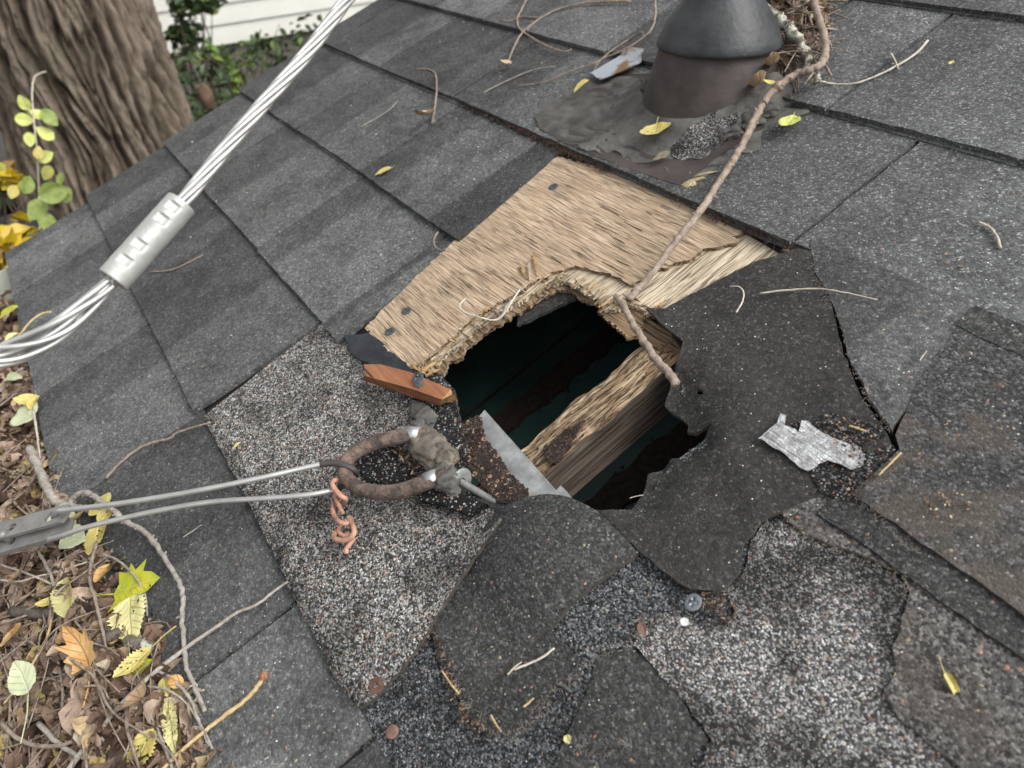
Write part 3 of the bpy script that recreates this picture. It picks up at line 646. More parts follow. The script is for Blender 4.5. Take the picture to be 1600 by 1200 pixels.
# neighbouring house with white lap siding
M_sid = simple('white_vinyl_siding', (.6, .6, .55), .5, var=.05, vs=6, bump=.0004, bs=60)
hp1, hp2 = WR(277, 80, 4.33), WR(483, 47, 4.67); zb = (hp1.z + hp2.z) / 2
hd = Vector((hp2.x - hp1.x, hp2.y - hp1.y, 0)).normalized(); hn = Vector((hd.y, -hd.x, 0))
if hn.dot(Vector((0, 0, 0)) - hp1) < 0: hn = -hn
H0 = Vector((hp1.x, hp1.y, zb)) - hd * 2.2; HL = 6.0
HS = tag(wempty('house', (H0.x, H0.y, 0)), 'white house wall with horizontal lap siding behind the tree', 'house')
def hbox(name, s0, s1, z0, z1, o0, o1, mat, o1b=None):
    o1b = o1 if o1b is None else o1b
    V = [H0 + hd * s + hn * o + Vector((0, 0, z - H0.z)) for s, o, z in
         ((s0, o0, z0), (s1, o0, z0), (s1, o1b, z0), (s0, o1b, z0), (s0, o0, z1), (s1, o0, z1), (s1, o1, z1), (s0, o1, z1))]
    return wmesh(name, V, [[0, 3, 2, 1], [4, 5, 6, 7], [0, 1, 5, 4], [3, 7, 6, 2], [0, 4, 7, 3], [1, 2, 6, 5]], mat, HS, smooth=False)
for i in range(20): hbox('siding_panel', 0, HL, zb + i * .105, zb + (i + 1) * .105 + .012, -.02, .001, M_sid, .016)
hbox('foundation', .02, HL - .02, -.1, zb - .001, -.3, -.03, simple('foundation_block', (.13, .12, .11), .9, var=.3, vs=8, bump=.003, bs=40))
hbox('wall', .02, HL - .02, zb, zb + 2.3, -.3, -.021, M_paint)
M_roofn = simple('neighbour_roof', (.06, .06, .06), .9)
Vr = [H0 + hd * s + hn * o + Vector((0, 0, z)) for s, o, z in ((-.3, .35, 2.05), (HL + .3, .35, 2.05), (HL + .3, -3.2, 3.2), (-.3, -3.2, 3.2), (-.3, .35, 2.13), (HL + .3, .35, 2.13), (HL + .3, -3.2, 3.28), (-.3, -3.2, 3.28))]
wmesh('roof', Vr, [[0, 3, 2, 1], [4, 5, 6, 7], [0, 1, 5, 4], [3, 7, 6, 2], [0, 4, 7, 3], [1, 2, 6, 5]], M_roofn, HS, smooth=False)
# tree trunk
bk = NB('furrowed_bark'); p = bk.pos()
at = bk.n('Attribute', attribute_name='ridge').outputs['Fac']
c = bk.ramp(bk.ma('ADD', bk.ma('MULTIPLY', at, .75), bk.ma('MULTIPLY', bk.noise(p, 28, 5, .65), .32)), [(.12, (.016, .012, .009)), (.36, (.06, .045, .033)), (.6, (.12, .094, .07)), (.9, (.23, .19, .15))])
c = bk.mix(bk.ss(bk.noise(p, 7, 4), .55, .75, 0, .4), c, (.13, .13, .09))
bk.set(Base_Color=c, Roughness=.9, Specular_IOR_Level=.2, Normal=bk.bump(bk.noise(p, 110, 5, .7), .004, 1)); M_bark = bk.m
TB = WR(122, 100, 2.42)
def trunk(name, cx, cy, r0, ztop, par, hi=True):
    na, nzz = (420, 420) if hi else (24, 20); V, Fs, at_ = [], [], []
    for j in range(nzz + 1):
        z = -.15 + (ztop + .15) * j / nzz
        fl = .5 * math.exp(-max(0, z - .12) / .2) + .05 * math.exp(-max(0, z) / .8)
        for k in range(na):
            a = 2 * math.pi * k / na
            rr = r0 * (1 + fl * (1 + .35 * math.cos(a * 5 + 1)) + .05 * nz(math.cos(a) * 1.5, math.sin(a) * 1.5, z * 1.2))
            if hi:
                tw = a + z * .35 + .12 * nz(z * 3, a, 2)
                q = Vector((math.cos(tw) * 7.5, math.sin(tw) * 7.5, z * 2.4))
                q += Vector((nz(q.x * 1.5, q.y * 1.5, z * 6), nz(q.y * 1.5, q.x * 1.5, z * 6 + 9), 0)) * .35
                q2 = Vector((q.x * 2.2, q.y * 2.2, z * 7)); a1, a2 = abs(noise.noise(q)), abs(noise.noise(q2))
                rg = .62 * min(1, a1 * 3.4) ** .8 + .30 * min(1, a2 * 3.2) + .16 * nz(q.x * 5, q.y * 5, z * 26) + .08 * nz(q.x * 11, q.y * 11, z * 60)
                at_.append(min(1, max(0, rg))); rr += .045 * (rg - .5)
            V.append(Vector((cx + rr * math.cos(a), cy + rr * math.sin(a), z)))
    for j in range(nzz):
        for k in range(na):
            a = j * na + k; b = j * na + (k + 1) % na; Fs.append([a, b, b + na, a + na])
    o = wmesh(name, V, Fs, M_bark, par, anchor=(cx, cy, 0))
    if hi:
        A = o.data.attributes.new('ridge', 'FLOAT', 'POINT'); A.data.foreach_set('value', at_)
    return o
TR = tag(wempty('tree', (TB.x, TB.y, 0)), 'thick tree trunk with deeply furrowed grey brown bark at upper left', 'tree')
TB_R = .245
trunk('trunk', TB.x, TB.y, TB_R, 3.2, TR)
V, Fs = [], []
for i in range(7):
    a = i * .9; s = Vector((TB.x, TB.y, 2.9 + i * .04)); e = s + Vector((math.cos(a) * 1.6, math.sin(a) * 1.6, 1.4 + .2 * (i % 3)))
    tube(crom([s, s.lerp(e, .4) + Vector((0, 0, .25)), e], 6), lambda t: .12 * (1 - t) + .03, 8, V, Fs)
wmesh('limb', V, Fs, M_bark, TR)
# foliage helpers
def leafquad(V, Fs, c, size, up=None, fold=.25):
    a = random.uniform(0, 6.28); t = random.gauss(0, .6); t2 = random.gauss(0, .6)
    R_ = Matrix.Rotation(t, 3, 'X') @ Matrix.Rotation(t2, 3, 'Y') @ Matrix.Rotation(a, 3, 'Z'); b = len(V)
    for q in ((-1, 0, 0), (-.4, .55, fold), (.4, .5, fold), (1, 0, -.1), (.4, -.5, fold), (-.4, -.55, fold)): V.append(c + R_ @ (Vector(q) * size / 2))
    Fs += [[b, b + 5, b + 4, b + 3], [b, b + 3, b + 2, b + 1]]
def islandm(name, cols, rough=.5):
    b = NB(name); r = b.n('NewGeometry').outputs['Random Per Island']; n = len(cols)
    c = b.ramp(r, [(i / n, c_) for i, c_ in enumerate(cols)], 'CONSTANT')
    b.set(Base_Color=b.mix(b.ss(b.noise(b.pos(), 90, 3), .4, .7, 0, .4), c, tuple(x * .5 for x in cols[0])), Roughness=rough); return b.m
M_ivy = islandm('ivy_leaves', [(.025, .05, .018), (.04, .075, .022), (.03, .055, .02), (.06, .1, .03), (.11, .15, .04), (.045, .08, .03)])
M_yel = islandm('fallen_yellow_leaves', [(.5, .36, .02), (.6, .45, .03), (.42, .3, .03), (.3, .32, .04), (.25, .15, .06)])
M_sten = barktwig('dark_stem', (.05, .035, .025), (.1, .075, .055))
def shrub(name, label, cat, blobs, n, size, mat, group=None):
    c0 = blobs[0][0]; r = tag(wempty(name, (c0.x, c0.y, 0)), label, cat, group); V, Fs = [], []
    for c, rad in blobs:
        for _ in range(n):
            d = Vector((random.gauss(0, 1), random.gauss(0, 1), random.gauss(0, 1))).normalized() * rad.length / 1.73 * random.random() ** .45
            d = Vector((d.x * rad.x, d.y * rad.y, d.z * rad.z)) / (rad.length / 1.73)
            if nz((c + d).x * 9, (c + d).y * 9, (c + d).z * 9) < -.15: continue
            leafquad(V, Fs, c + d, size * random.uniform(.6, 1.3))
    wmesh('foliage', V, Fs, mat, r, smooth=False); V, Fs = [], []
    for c, rad in blobs:
        for _ in range(5):
            s = Vector((c0.x + random.uniform(-.05, .05), c0.y + random.uniform(-.05, .05), 0)); e = c + Vector((random.gauss(0, .5) * rad.x, random.gauss(0, .5) * rad.y, random.gauss(0, .5) * rad.z))
            m_ = s.lerp(e, .5) + Vector((random.gauss(0, .06), random.gauss(0, .06), .05))
            tube(crom([s, m_, e], 4), lambda t: .006 * (1 - t) + .0015, 5, V, Fs)
    wmesh('stem', V, Fs, M_sten, r)
    return r
def B(x, y, z, rx, ry=None, rz=None): return (WR(x, y, z), Vector((rx, ry or rx, rz or rx)))
shrub('ivy', 'dark ivy climbing the white siding beside the trunk', 'ivy', [B(283, 20, 3.6, .10, .10, .16), B(285, 62, 3.7, .07), B(318, 2, 3.6, .12, .1, .05)], 170, .05, M_ivy)
shrub('shrub', 'low dark green shrub under the bottom edge of the siding', 'shrub', [B(300, 125, 3.5, .22, .22, .16), B(360, 100, 3.9, .2, .2, .12), B(430, 85, 4.1, .25, .2, .12), B(500, 60, 4.3, .3, .2, .12), B(350, 160, 3.3, .2, .2, .12)], 190, .05, M_ivy)
shrub('seedling', 'light green seedling between trunk and siding', 'plant', [B(335, 78, 3.0, .05), B(372, 108, 2.9, .05), B(372, 130, 2.9, .03)], 12, .04, islandm('light_green_leaves', [(.14, .24, .04), (.2, .3, .05), (.1, .18, .04)]))
shrub('shrub', 'dark undergrowth left of the trunk', 'shrub', [B(-40, 200, 3.2, .35), B(10, 250, 3.0, .14), B(-60, 320, 3.0, .3), B(5, 180, 3.4, .12)], 260, .06, M_ivy)
# fallen leaves on the ground
V, Fs = [], []
for _ in range(5200):
    x, y = random.uniform(-6.5, .5), random.uniform(-2.5, 6.5); leafquad(V, Fs, Vector((x, y, gz(x, y) + random.uniform(.005, .03))), random.uniform(.04, .1))
wmesh('fallen_leaves', V, Fs, islandm('ground_leaves', [(.09, .055, .03), (.16, .1, .05), (.06, .04, .025), (.2, .14, .07), (.34, .26, .05), (.11, .07, .04)]), kind='stuff', smooth=False)
# yellow leaved plant by the eave corner
r = shrub('yellow_plant', 'bright yellow leaved plant beyond the eave corner', 'plant', [B(8, 283, 1.75, .035, .035, .03), B(22, 385, 1.6, .05, .05, .025), B(5, 405, 1.55, .05, .05, .03), B(-30, 330, 1.7, .09), B(50, 372, 1.65, .02)], 26, .055, M_yel)
# pot and stone beside the trunk
pc = WR(36, 352, 2.25); V, Fs = lathe([(.055, -.13), (.085, 0), (.092, 0), (.092, .012), (.08, .012), (.075, -.02), (.01, -.03)], (pc.x, pc.y, pc.z), (0, 0, 1), 28)
b0 = V[:]
tag(wmesh('plant_pot', V, Fs, simple('black_plastic_pot', (.02, .02, .022), .35)), 'black plastic plant pot on the ground left of the trunk', 'plant pot')
def stone(name, c, r, mat, label, seed):
    bm = bmesh.new(); bmesh.ops.create_icosphere(bm, subdivisions=3, radius=1)
    V = [Vector((v.co.x * r[0], v.co.y * r[1], v.co.z * r[2])) * (1 + .3 * noise.noise(v.co * 1.4 + Vector((seed, 0, 0)))) + Vector(c) for v in bm.verts]
    Fs = [[v.index for v in f.verts] for f in bm.faces]; bm.free(); return tag(wmesh(name, V, Fs, mat), label, 'stone')
M_st = simple('grey_stone', (.2, .185, .17), .9, var=.3, vs=15, bump=.003, bs=50)
stone('stone', WR(24, 245, 2.6), (.05, .05, .085), M_st, 'upright grey stone behind the climbing vine', 1); q = WR(48, 372, 2.2); q.z -= .03; stone('stone', q, (.09, .08, .03), simple('pale_stone', (.5, .48, .44), .9, var=.2), 'flat pale stone beneath the black plant pot', 4)
q = WR(322, 152, 3.0); stone('stone', q, (.03, .03, .05), simple('reddish_stone', (.14, .09, .06), .9, var=.3), 'small reddish brown stone in front of the shrub', 7)

# ------------------------------------------------------------------ leaf objects
def leaf_outline(kind, L, W, ser=0):
    if kind == 'maple':
        base = [(0, 0), (.1, .16), (.04, .42), (.22, .36), (.32, .5), (.42, .34), (.62, .52), (.6, .26), (.78, .2), (1, 0)]
        pts = [(x * L, y * W) for x, y in base]; return pts + [(x, -y) for x, y in pts[-2:0:-1]]
    n = 26; up = []
    for i in range(n + 1):
        t = i / n; w_ = W / 2 * (math.sin(math.pi * t ** .8) ** .75 if kind == 'oval' else math.sin(math.pi * t ** .62) ** .9)
        w_ *= (1 + ser * (1 if i % 2 else -1)); up.append((t * L, w_))
    return up + [(x, -y) for x, y in up[-2:0:-1]]
def leaf(name, c, L, W, ang, mat, kind='oval', curl=0.0, roll=0.0, fold=.2, tilt=(0, 0), stem=0.0, holes=0, ser=.04, label=None, cat='leaf', par=None, world=None, group=None):
    ol = leaf_outline(kind, L, W, ser); hl = []
    for _ in range(holes * 6):
        if len(hl) >= holes: break
        x, y = random.uniform(.2, .85) * L, random.uniform(-.32, .32) * W; r = random.uniform(.018, .05) * W; e = random.uniform(1, 2.4)
        h = [(x + r * e * math.cos(a), y + r * math.sin(a)) for a in (0, 1.05, 2.1, 3.14, 4.2, 5.25)]
        if all(inside(q, ol) for q in h) and all(math.hypot(x - g[0][0], y - g[0][1]) > r * 5 for g in hl): hl.append(h)
    V2, Fs = cdt(ol, L / 11, hl); sd = random.uniform(0, 99); V = []
    for p in V2:
        x, y = p.x / L, p.y / (W / 2)
        z = fold * abs(y) ** 1.2 * W / 2 + .05 * L * nz(x * 3 + sd, y * 2) + .02 * L * nz(x * 9 + sd, y * 7)
        px, py = p.x, p.y
        if curl:
            a = curl * x; px = L * (math.sin(a) / curl); z += L * (1 - math.cos(a)) / curl
        if roll:
            a = roll * y; py = W / 2 * math.sin(a) / roll; z += W / 2 * (1 - math.cos(a)) / abs(roll)
        V.append(Vector((px, py, z)))
    if stem:
        tube(crom([Vector((0, 0, 0)), Vector((-stem * .5, stem * .08, .001)), Vector((-stem, stem * .25, .002))], 4), L * .016, 5, V, Fs)
    M_ = Matrix.Translation(c) @ Matrix.Rotation(ang, 4, 'Z') @ Matrix.Rotation(tilt[0], 4, 'X') @ Matrix.Rotation(tilt[1], 4, 'Y')
    me = bpy.data.meshes.new(name); me.from_pydata(V, [], Fs); me.materials.append(mat); me.polygons.foreach_set('use_smooth', [True] * len(Fs)); me.update()
    o = bpy.data.objects.new(name, me); C.objects.link(o); o['_a'] = tuple(c)
    if par is not None:
        o.parent = par; o.matrix_local = Matrix.Translation(-anchor_of(par)) @ M_
    else: o.matrix_world = (RM if world is None else Matrix.Identity(4)) @ M_
    if label: tag(o, label, cat, group)
    return o
def rleaf(px, py, tx, ty, Wpx, mat, label, w=.008, **k):
    """leaf from its base pixel to its tip pixel, lying at height w over the roof"""
    a, b = PX(px, py, w), PX(tx, ty, w); d = b - a; L = d.length
    sc = L / max(1, math.hypot(tx - px, ty - py))
    return leaf('leaf', a, L, max(.004, Wpx * sc), math.atan2(d.y, d.x), mat, label=label, **k)
# climbing vine in front of the trunk
VZ = 1.6
vp = [(72, 112), (64, 114), (53, 122), (50, 150), (54, 200), (58, 240), (60, 290), (62, 345), (60, 400)]
vine = tag(wempty('vine', WR(60, 400, VZ)), 'thin climbing vine with small green leaves hanging before the trunk', 'vine')
V, Fs = tube(crom([WR(x, y, VZ + .03 * math.sin(y / 40)) for x, y in vp], 6), .0016, 6); wmesh('stem', V, Fs, M_t_pale, vine)
for i, (x, y, s, m) in enumerate([(37, 160, 22, LL), (38, 187, 24, LL), (57, 178, 20, LL), (77, 184, 28, LV), (70, 208, 26, LL), (46, 218, 20, LL), (60, 238, 18, LY), (70, 244, 24, LL), (45, 252, 22, LV2), (73, 270, 22, LV2), (42, 288, 27, LV), (84, 300, 40, LV), (58, 328, 36, LV), (95, 280, 20, LV), (72, 345, 30, LV), (106, 305, 22, LV), (55, 368, 26, LV2), (20, 300, 20, LY)]):
    c = WR(x, y, VZ + random.uniform(-.03, .02)); L = s * VZ / F * 1.1
    o = leaf('leaf', c, L, L * .75, 0, m, kind='oval', fold=.15, ser=.02, par=None, label=None)
    q = WR(x, y, VZ - .1) - c; e = q.to_track_quat('Z', 'X').to_matrix().to_4x4() @ Matrix.Rotation(random.uniform(0, 6.28), 4, 'Z') @ Matrix.Rotation(random.gauss(0, .45), 4, 'X') @ Matrix.Translation((-L / 2, 0, 0))
    o.parent = vine; o.matrix_local = Matrix.Translation(c - anchor_of(vine)) @ e

# ------------------------------------------------------------------ gutter with its litter
G = tag(empty('gutter', (-.1, -.25, -.06)), 'pale painted eave gutter filled with fallen leaves and twigs', 'gutter')
prof = [(-.246, -.018), (-.246, -.095), (-.36, -.095), (-.385, -.03), (-.385, -.012), (-.377, -.012), (-.377, -.03), (-.354, -.09), (-.25, -.09), (-.25, -.018)]
V = [Vector((x, a, b)) for x in (-1.215, 1.0) for a, b in prof]; n = len(prof)
Fs = [[i, (i + 1) % n, n + (i + 1) % n, n + i] for i in range(n)]; mesh('gutter_trough', V, Fs, M_gut, G, smooth=False)
for x in (-1.218, 1.0):
    V, Fs = box((x, -.3155, -.052), (.003, .143, .09)); mesh('end_cap', V, Fs, M_gut, G, smooth=False)
def vedge(u):                                              # how far the litter lies up over the eave
    pts = [(-1.3, -.262), (-1.0, -.258), (-.7, -.246), (-.6, -.238), (-.5, -.214), (-.42, -.20), (-.3, -.192), (-.1, -.19), (1.2, -.2)]
    for (a, b), (c_, d) in zip(pts, pts[1:]):
        if a <= u <= c_: return b + (d - b) * (u - a) / (c_ - a)
    return -.25
def lh(u, v):                                              # top of the litter
    e = vedge(u)
    return (-.012 if v < -.25 else .004) + .022 * min(1, max(0, (e - v) / .05)) + .007 * nz(u * 13, v * 13, 3)
V, Fs = [], []
for i in range(130):
    for j in range(9): u = -1.15 + i * .0115; v = -.376 + j * (.376 - .25) / 8; V.append(Vector((u, v, lh(u, v) - .014 + .004 * nz(u * 60, v * 60))))
for i in range(129):
    for j in range(8): a = i * 9 + j; Fs.append([a, a + 9, a + 10, a + 1])
b0 = len(V)
def litter_leaf(V, Fs, c, L, W, tilt):
    R_ = Matrix.Rotation(random.uniform(0, 6.28), 3, 'Z') @ Matrix.Rotation(random.gauss(0, tilt), 3, 'X') @ Matrix.Rotation(random.gauss(0, tilt), 3, 'Y')
    cu, ro, sd = random.uniform(-1.6, 2.6), random.uniform(-1, 2.4), random.uniform(0, 99); nx, ny = 6, 4; b = len(V)
    for i in range(nx + 1):
        t = i / nx; wd = max(.06, math.sin(math.pi * (.04 + .92 * t)) ** .7) * (1 + .25 * nz(t * 6 + sd, 1))
        for j in range(ny + 1):
            s = (j / ny * 2 - 1) * wd; z = .25 * abs(s) * W / 2
            a = cu * (t - .5); x = L * math.sin(a) / cu if abs(cu) > .05 else L * (t - .5); z += L * (1 - math.cos(a)) / cu if abs(cu) > .05 else 0
            a = ro * s; y = W / 2 * (math.sin(a) / ro if abs(ro) > .05 else s); z += W / 2 * ((1 - math.cos(a)) / ro if abs(ro) > .05 else 0)
            V.append(Vector(c) + R_ @ Vector((x, y, z + .0045 * nz(i * .8 + sd, j * 1.1))))
    for i in range(nx):
        for j in range(ny): q = b + i * (ny + 1) + j; Fs.append([q, q + ny + 1, q + ny + 2, q + 1])
mi = [0] * len(Fs)
for _ in range(11000):
    u = random.uniform(-1.14, .05) if random.random() < .55 else random.uniform(-.75, -.2); v = random.uniform(-.37, -.17)
    if v > vedge(u) + random.uniform(-.014, .006): continue
    L = random.uniform(.008, .03); litter_leaf(V, Fs, (u, v, lh(u, v) - random.uniform(0, .012)), L, L * random.uniform(.35, .85), .4)
L_ = mesh('leaf_litter', V, Fs, M_lit, kind='stuff', anchor=(-.5, -.3, -.02)); tag(L_, 'brown dry leaf litter heaped along the gutter', 'leaf litter')
V, Fs = [], []
for i in range(230):
    u, v = random.uniform(-1.1, 0), random.uniform(-.37, -.2)
    if i > 110: u = random.uniform(-.62, -.2)
    if v > vedge(u) - .004: continue
    L = random.uniform(.03, .13); a = random.gauss(.3, .9) if i % 2 else random.uniform(0, 3.14); pts = []
    for t in (-.5, -.2, .15, .5):
        x, y = u + math.cos(a) * L * t, v + math.sin(a) * L * t + random.gauss(0, .003)
        if y > vedge(x) + .012: y = vedge(x) + .012
        pts.append(Vector((x, y, lh(x, y) + .003 + random.uniform(0, .007))))
    r0 = random.choice((.0005, .0006, .0008, .0012)); tube(crom(pts, 4), lambda t: r0 * (1.1 - .5 * t), 5, V, Fs, .15, i)
tw = barktwig('litter_twigs', (.15, .115, .09), (.38, .31, .25)); L_ = mesh('twig_litter', V, Fs, tw, kind='stuff', anchor=(-.5, -.3, -.01)); tag(L_, 'tangle of thin grey and brown twigs on the gutter leaves', 'twigs')

# ------------------------------------------------------------------ cable with its sleeve
cz = lambda t: .40 - .07 * t
cpts = [((900, -480), .62), ((760, -290), .52), ((650, -145), .46), ((545, -5), .415), ((480, 82), .40), ((400, 175), .388), ((340, 247), .38), ((288, 312), .372), ((231, 376), .365), ((173, 441), .358), ((140, 473), .352), ((95, 512), .345), ((50, 538), .34), ((0, 556), .335), ((-70, 570), .325), ((-180, 575), .31)]
path = crom([RAY(x, y, z) for (x, y), z in cpts], 30)
tot = [0]
for a, b in zip(path, path[1:]): tot.append(tot[-1] + (b - a).length)
i_sl = 9 * 30; s_sl = tot[i_sl]; sl0 = tot[7 * 30]
CAB = tag(empty('messenger_cable', path[8 * 30]), 'twisted bare aluminium cable crossing in the air at upper left', 'cable')
fr = []; nr = None
for i, p in enumerate(path):
    t = (path[min(i + 1, len(path) - 1)] - path[max(i - 1, 0)]).normalized()
    nr = t.orthogonal().normalized() if nr is None else nr; nr = (nr - t * nr.dot(t)).normalized(); fr.append((nr.copy(), t.cross(nr), t))
for k in range(7):
    pts = []
    for i, p in enumerate(path):
        s = tot[i]; n1, n2, t = fr[i]
        if k == 6: pts.append(p); continue
        ex = max(0, s - s_sl); R_ = .0024 + .0026 * min(1, ex / .05) ** 1.2
        ph = s * 2 * math.pi / (.105 if s < s_sl else .13) + k * math.pi / 3 + (.35 * math.sin(ex * 40 + k * 2) if ex > 0 else 0)
        pts.append(p + (n1 * math.cos(ph) + n2 * math.sin(ph)) * R_)
    V, Fs = tube(pts, .00128, 8); mesh('strand', V, Fs, M_wire, CAB)
ax0, ax1 = RAY(284, 317, .372), RAY(176, 438, .358); ax = ax1 - ax0; L = ax.length; ax.normalize()
camd = (Vector((0, 0, CH)) - (ax0 + ax1) / 2).normalized(); e1 = (camd - ax * camd.dot(ax)).normalized(); e2 = ax.cross(e1)
V, Fs = [], []; nL, nA = 150, 64
side_ = 1 if (e2.x * 1) < 0 else -1
for i in range(nL + 1):
    s = i / nL
    for k in range(nA):
        a = 2 * math.pi * k / nA - math.pi; r = .0074 - (.0006 if i in (0, nL) else 0)
        for c_ in (.115, .275, .60, .80):
            if abs(s - c_) * L < .0026:
                d = math.exp(-((a - side_ * .28) / .42) ** 4); r -= .0014 * d * min(1, (.0026 - abs(s - c_) * L) / .0007) * max(0, min(1, 1.2 * d))
        r += .00012 * nz(s * 14, math.cos(a) * 2, math.sin(a) * 2) + .00005 * nz(s * 60, math.cos(a) * 8, math.sin(a) * 8)
        V.append(ax0 + ax * L * s + (e1 * math.cos(a) + e2 * math.sin(a)) * r)
for i in range(nL):
    for k in range(nA): a = i * nA + k; b = i * nA + (k + 1) % nA; Fs.append([a, a + nA, b + nA, b])
for base, s_, sg in ((0, 0, 1), (nL * nA, 1, -1)):           # recessed dark mouths
    b0 = len(V)
    for rr, dp in ((.0052, 0), (.0048, .004), (.001, .0042)):
        for k in range(nA):
            a = 2 * math.pi * k / nA - math.pi; V.append(ax0 + ax * (L * s_ + sg * dp) + (e1 * math.cos(a) + e2 * math.sin(a)) * rr)
    rings = [base, b0, b0 + nA, b0 + 2 * nA]
    for r0, r1 in zip(rings, rings[1:]):
        for k in range(nA):
            a, b = r0 + k, r0 + (k + 1) % nA; c_, d = r1 + k, r1 + (k + 1) % nA; Fs.append([a, b, d, c_] if sg > 0 else [a, c_, d, b])
mesh('sleeve', V, Fs, M_gal2, CAB)['label'] = 'grey crimped metal sleeve with pressed notches'

# ------------------------------------------------------------------ guy wire clamp and its two wires
CL = tag(empty('wire_clamp', PX(60, 820, .06)), 'flat grey two plate metal clamp with bail wires over the gutter leaves', 'clamp')
def barplate(name, A, Bp, wd, th, w_, holes, rot_w=0):
    a, b = PX(*A, w_), PX(*Bp, w_); d = b - a; L = d.length; d.normalize(); n_ = Vector((-d.y, d.x, 0)); pl = []
    for k in range(13): t = math.pi * k / 12 - math.pi / 2; pl.append((L + math.cos(t) * wd * .28, math.sin(t) * wd / 2))
    for k in range(13): t = math.pi * k / 12 + math.pi / 2; pl.append((-.0 + math.cos(t) * wd * .5, math.sin(t) * wd / 2))
    pl = [(a.x + d.x * x + n_.x * y, a.y + d.y * x + n_.y * y) for x, y in pl]; hh = []
    for t, r1, r2 in holes:
        hh.append([(a.x + d.x * (L * t + r1 * math.cos(q)) + n_.x * r2 * math.sin(q), a.y + d.y * (L * t + r1 * math.cos(q)) + n_.y * r2 * math.sin(q)) for q in [i * math.pi / 10 for i in range(20)]])
    return slab(name, pl, lambda u, v: w_ + .00015 * nz(u * 200, v * 200), th, M_gal3, CL, res=.006, holes=hh)
M_gal3 = simple('dull_grey_zinc', (.25, .245, .235), .55, .35, var=.2, vs=90, bump=.0003)
barplate('clamp_plate', (-60, 845), (98, 801), .0155, .0026, .062, [(.88, .0052, .0042), (.5, .0048, .003)])
barplate('clamp_plate', (-60, 868), (100, 822), .0155, .004, .0545, [(.5, .003, .003)])
V, Fs = lathe([(.003, 0), (.003, .012)], PX(20, 845, .052), (0, 0, 1), 16); mesh('rivet', V, Fs, M_gal3, CL)
def wpath(pts, n=10): return crom([PX(x, y, w_) for x, y, w_ in pts], n)
V, Fs = tube(wpath([(86, 815, .05), (84, 806, .06), (90, 799, .067), (108, 796, .068), (190, 786, .066), (300, 768, .058), (400, 748, .047), (470, 732, .036), (505, 724, .031)]), .0019, 12); mesh('bail_wire', V, Fs, M_wire, CL)
V, Fs = tube(wpath([(500, 725, .0315), (520, 723, .029), (538, 727, .026), (553, 734, .021), (556, 742, .012), (545, 752, .009), (530, 762, .013), (518, 767, .018)]), .0023, 12); mesh('wire_jacket', V, Fs, simple('black_wire_jacket', (.05, .045, .043), .6), CL)
V, Fs = tube(wpath([(60, 846, .05), (100, 836, .056), (130, 825, .058), (190, 810, .054), (250, 797, .05), (330, 784, .042), (420, 778, .033), (480, 773, .026), (524, 765, .018)]), .0019, 12); mesh('bail_wire', V, Fs, M_wire, CL)
# orange wire twisted round itself
def ow(pts, r, V, Fs): tube(wpath(pts, 8), r, 10, V, Fs, .06, 3)
V, Fs = [], []
ow([(536, 748, .016), (524, 750, .022), (519, 755, .024), (523, 764, .024), (532, 774, .022), (540, 780, .018), (536, 786, .013)], .0018, V, Fs)
ow([(523, 768, .018), (525, 780, .018), (531, 793, .017), (536, 803, .014)], .0016, V, Fs)
ow([(521, 786, .012), (520, 798, .016), (524, 810, .019), (534, 817, .020), (545, 817, .018), (548, 810, .013)], .0017, V, Fs)
ow([(544, 808, .018), (550, 818, .018), (553, 830, .018), (549, 839, .019), (537, 844, .020), (526, 843, .019), (521, 838, .015), (526, 830, .011)], .0018, V, Fs)
ow([(533, 819, .012), (529, 830, .013), (538, 837, .013), (543, 833, .011)], .0015, V, Fs)
ow([(552, 840, .014), (546, 850, .014), (541, 857, .013), (541, 865, .012)], lambda t: .0019 - .0004 * t, V, Fs)
tag(mesh('twisted_wire', V, Fs, M_orange), 'short faded orange wire twisted round itself below the iron ring', 'wire')

# ------------------------------------------------------------------ eye ring, bolt and sealant
RG = tag(empty('anchor_ring', PX(640, 740, .008)), 'rusty iron anchor eye ring with its bolt sealed to the roof', 'anchor')
rb = NB('rusty_iron'); p = rb.pos()
rb.set(Base_Color=rb.mix(rb.ss(rb.noise(p, 90, 6, .75), .4, .62), (.08, .062, .055), (.26, .19, .15)), Roughness=.72, Metallic=.2, Specular_IOR_Level=.4, Normal=rb.bump(rb.noise(p, 300, 5, .7), .0022)); M_rust = rb.m
V, Fs = tube(wpath([(665, 679, .013), (640, 680, .016), (615, 684, .019), (585, 692, .021), (560, 703, .022), (544, 718, .022), (538, 734, .022), (545, 750, .021), (562, 763, .020), (590, 769, .019), (620, 768, .018), (648, 760, .018), (675, 750, .018), (700, 742, .016)]), lambda t: .0051 + .0003 * math.sin(t * 9), 18, None, None, .07, 5); mesh('ring', V, Fs, M_rust, RG)
for a, b in (((633, 677, .0165), (656, 680, .0148)), ((664, 752, .0184), (684, 745, .018))):
    V, Fs = tube([PX(*a), PX(*b)], .0057, 18); mesh('ferrule', V, Fs, M_galv, RG)
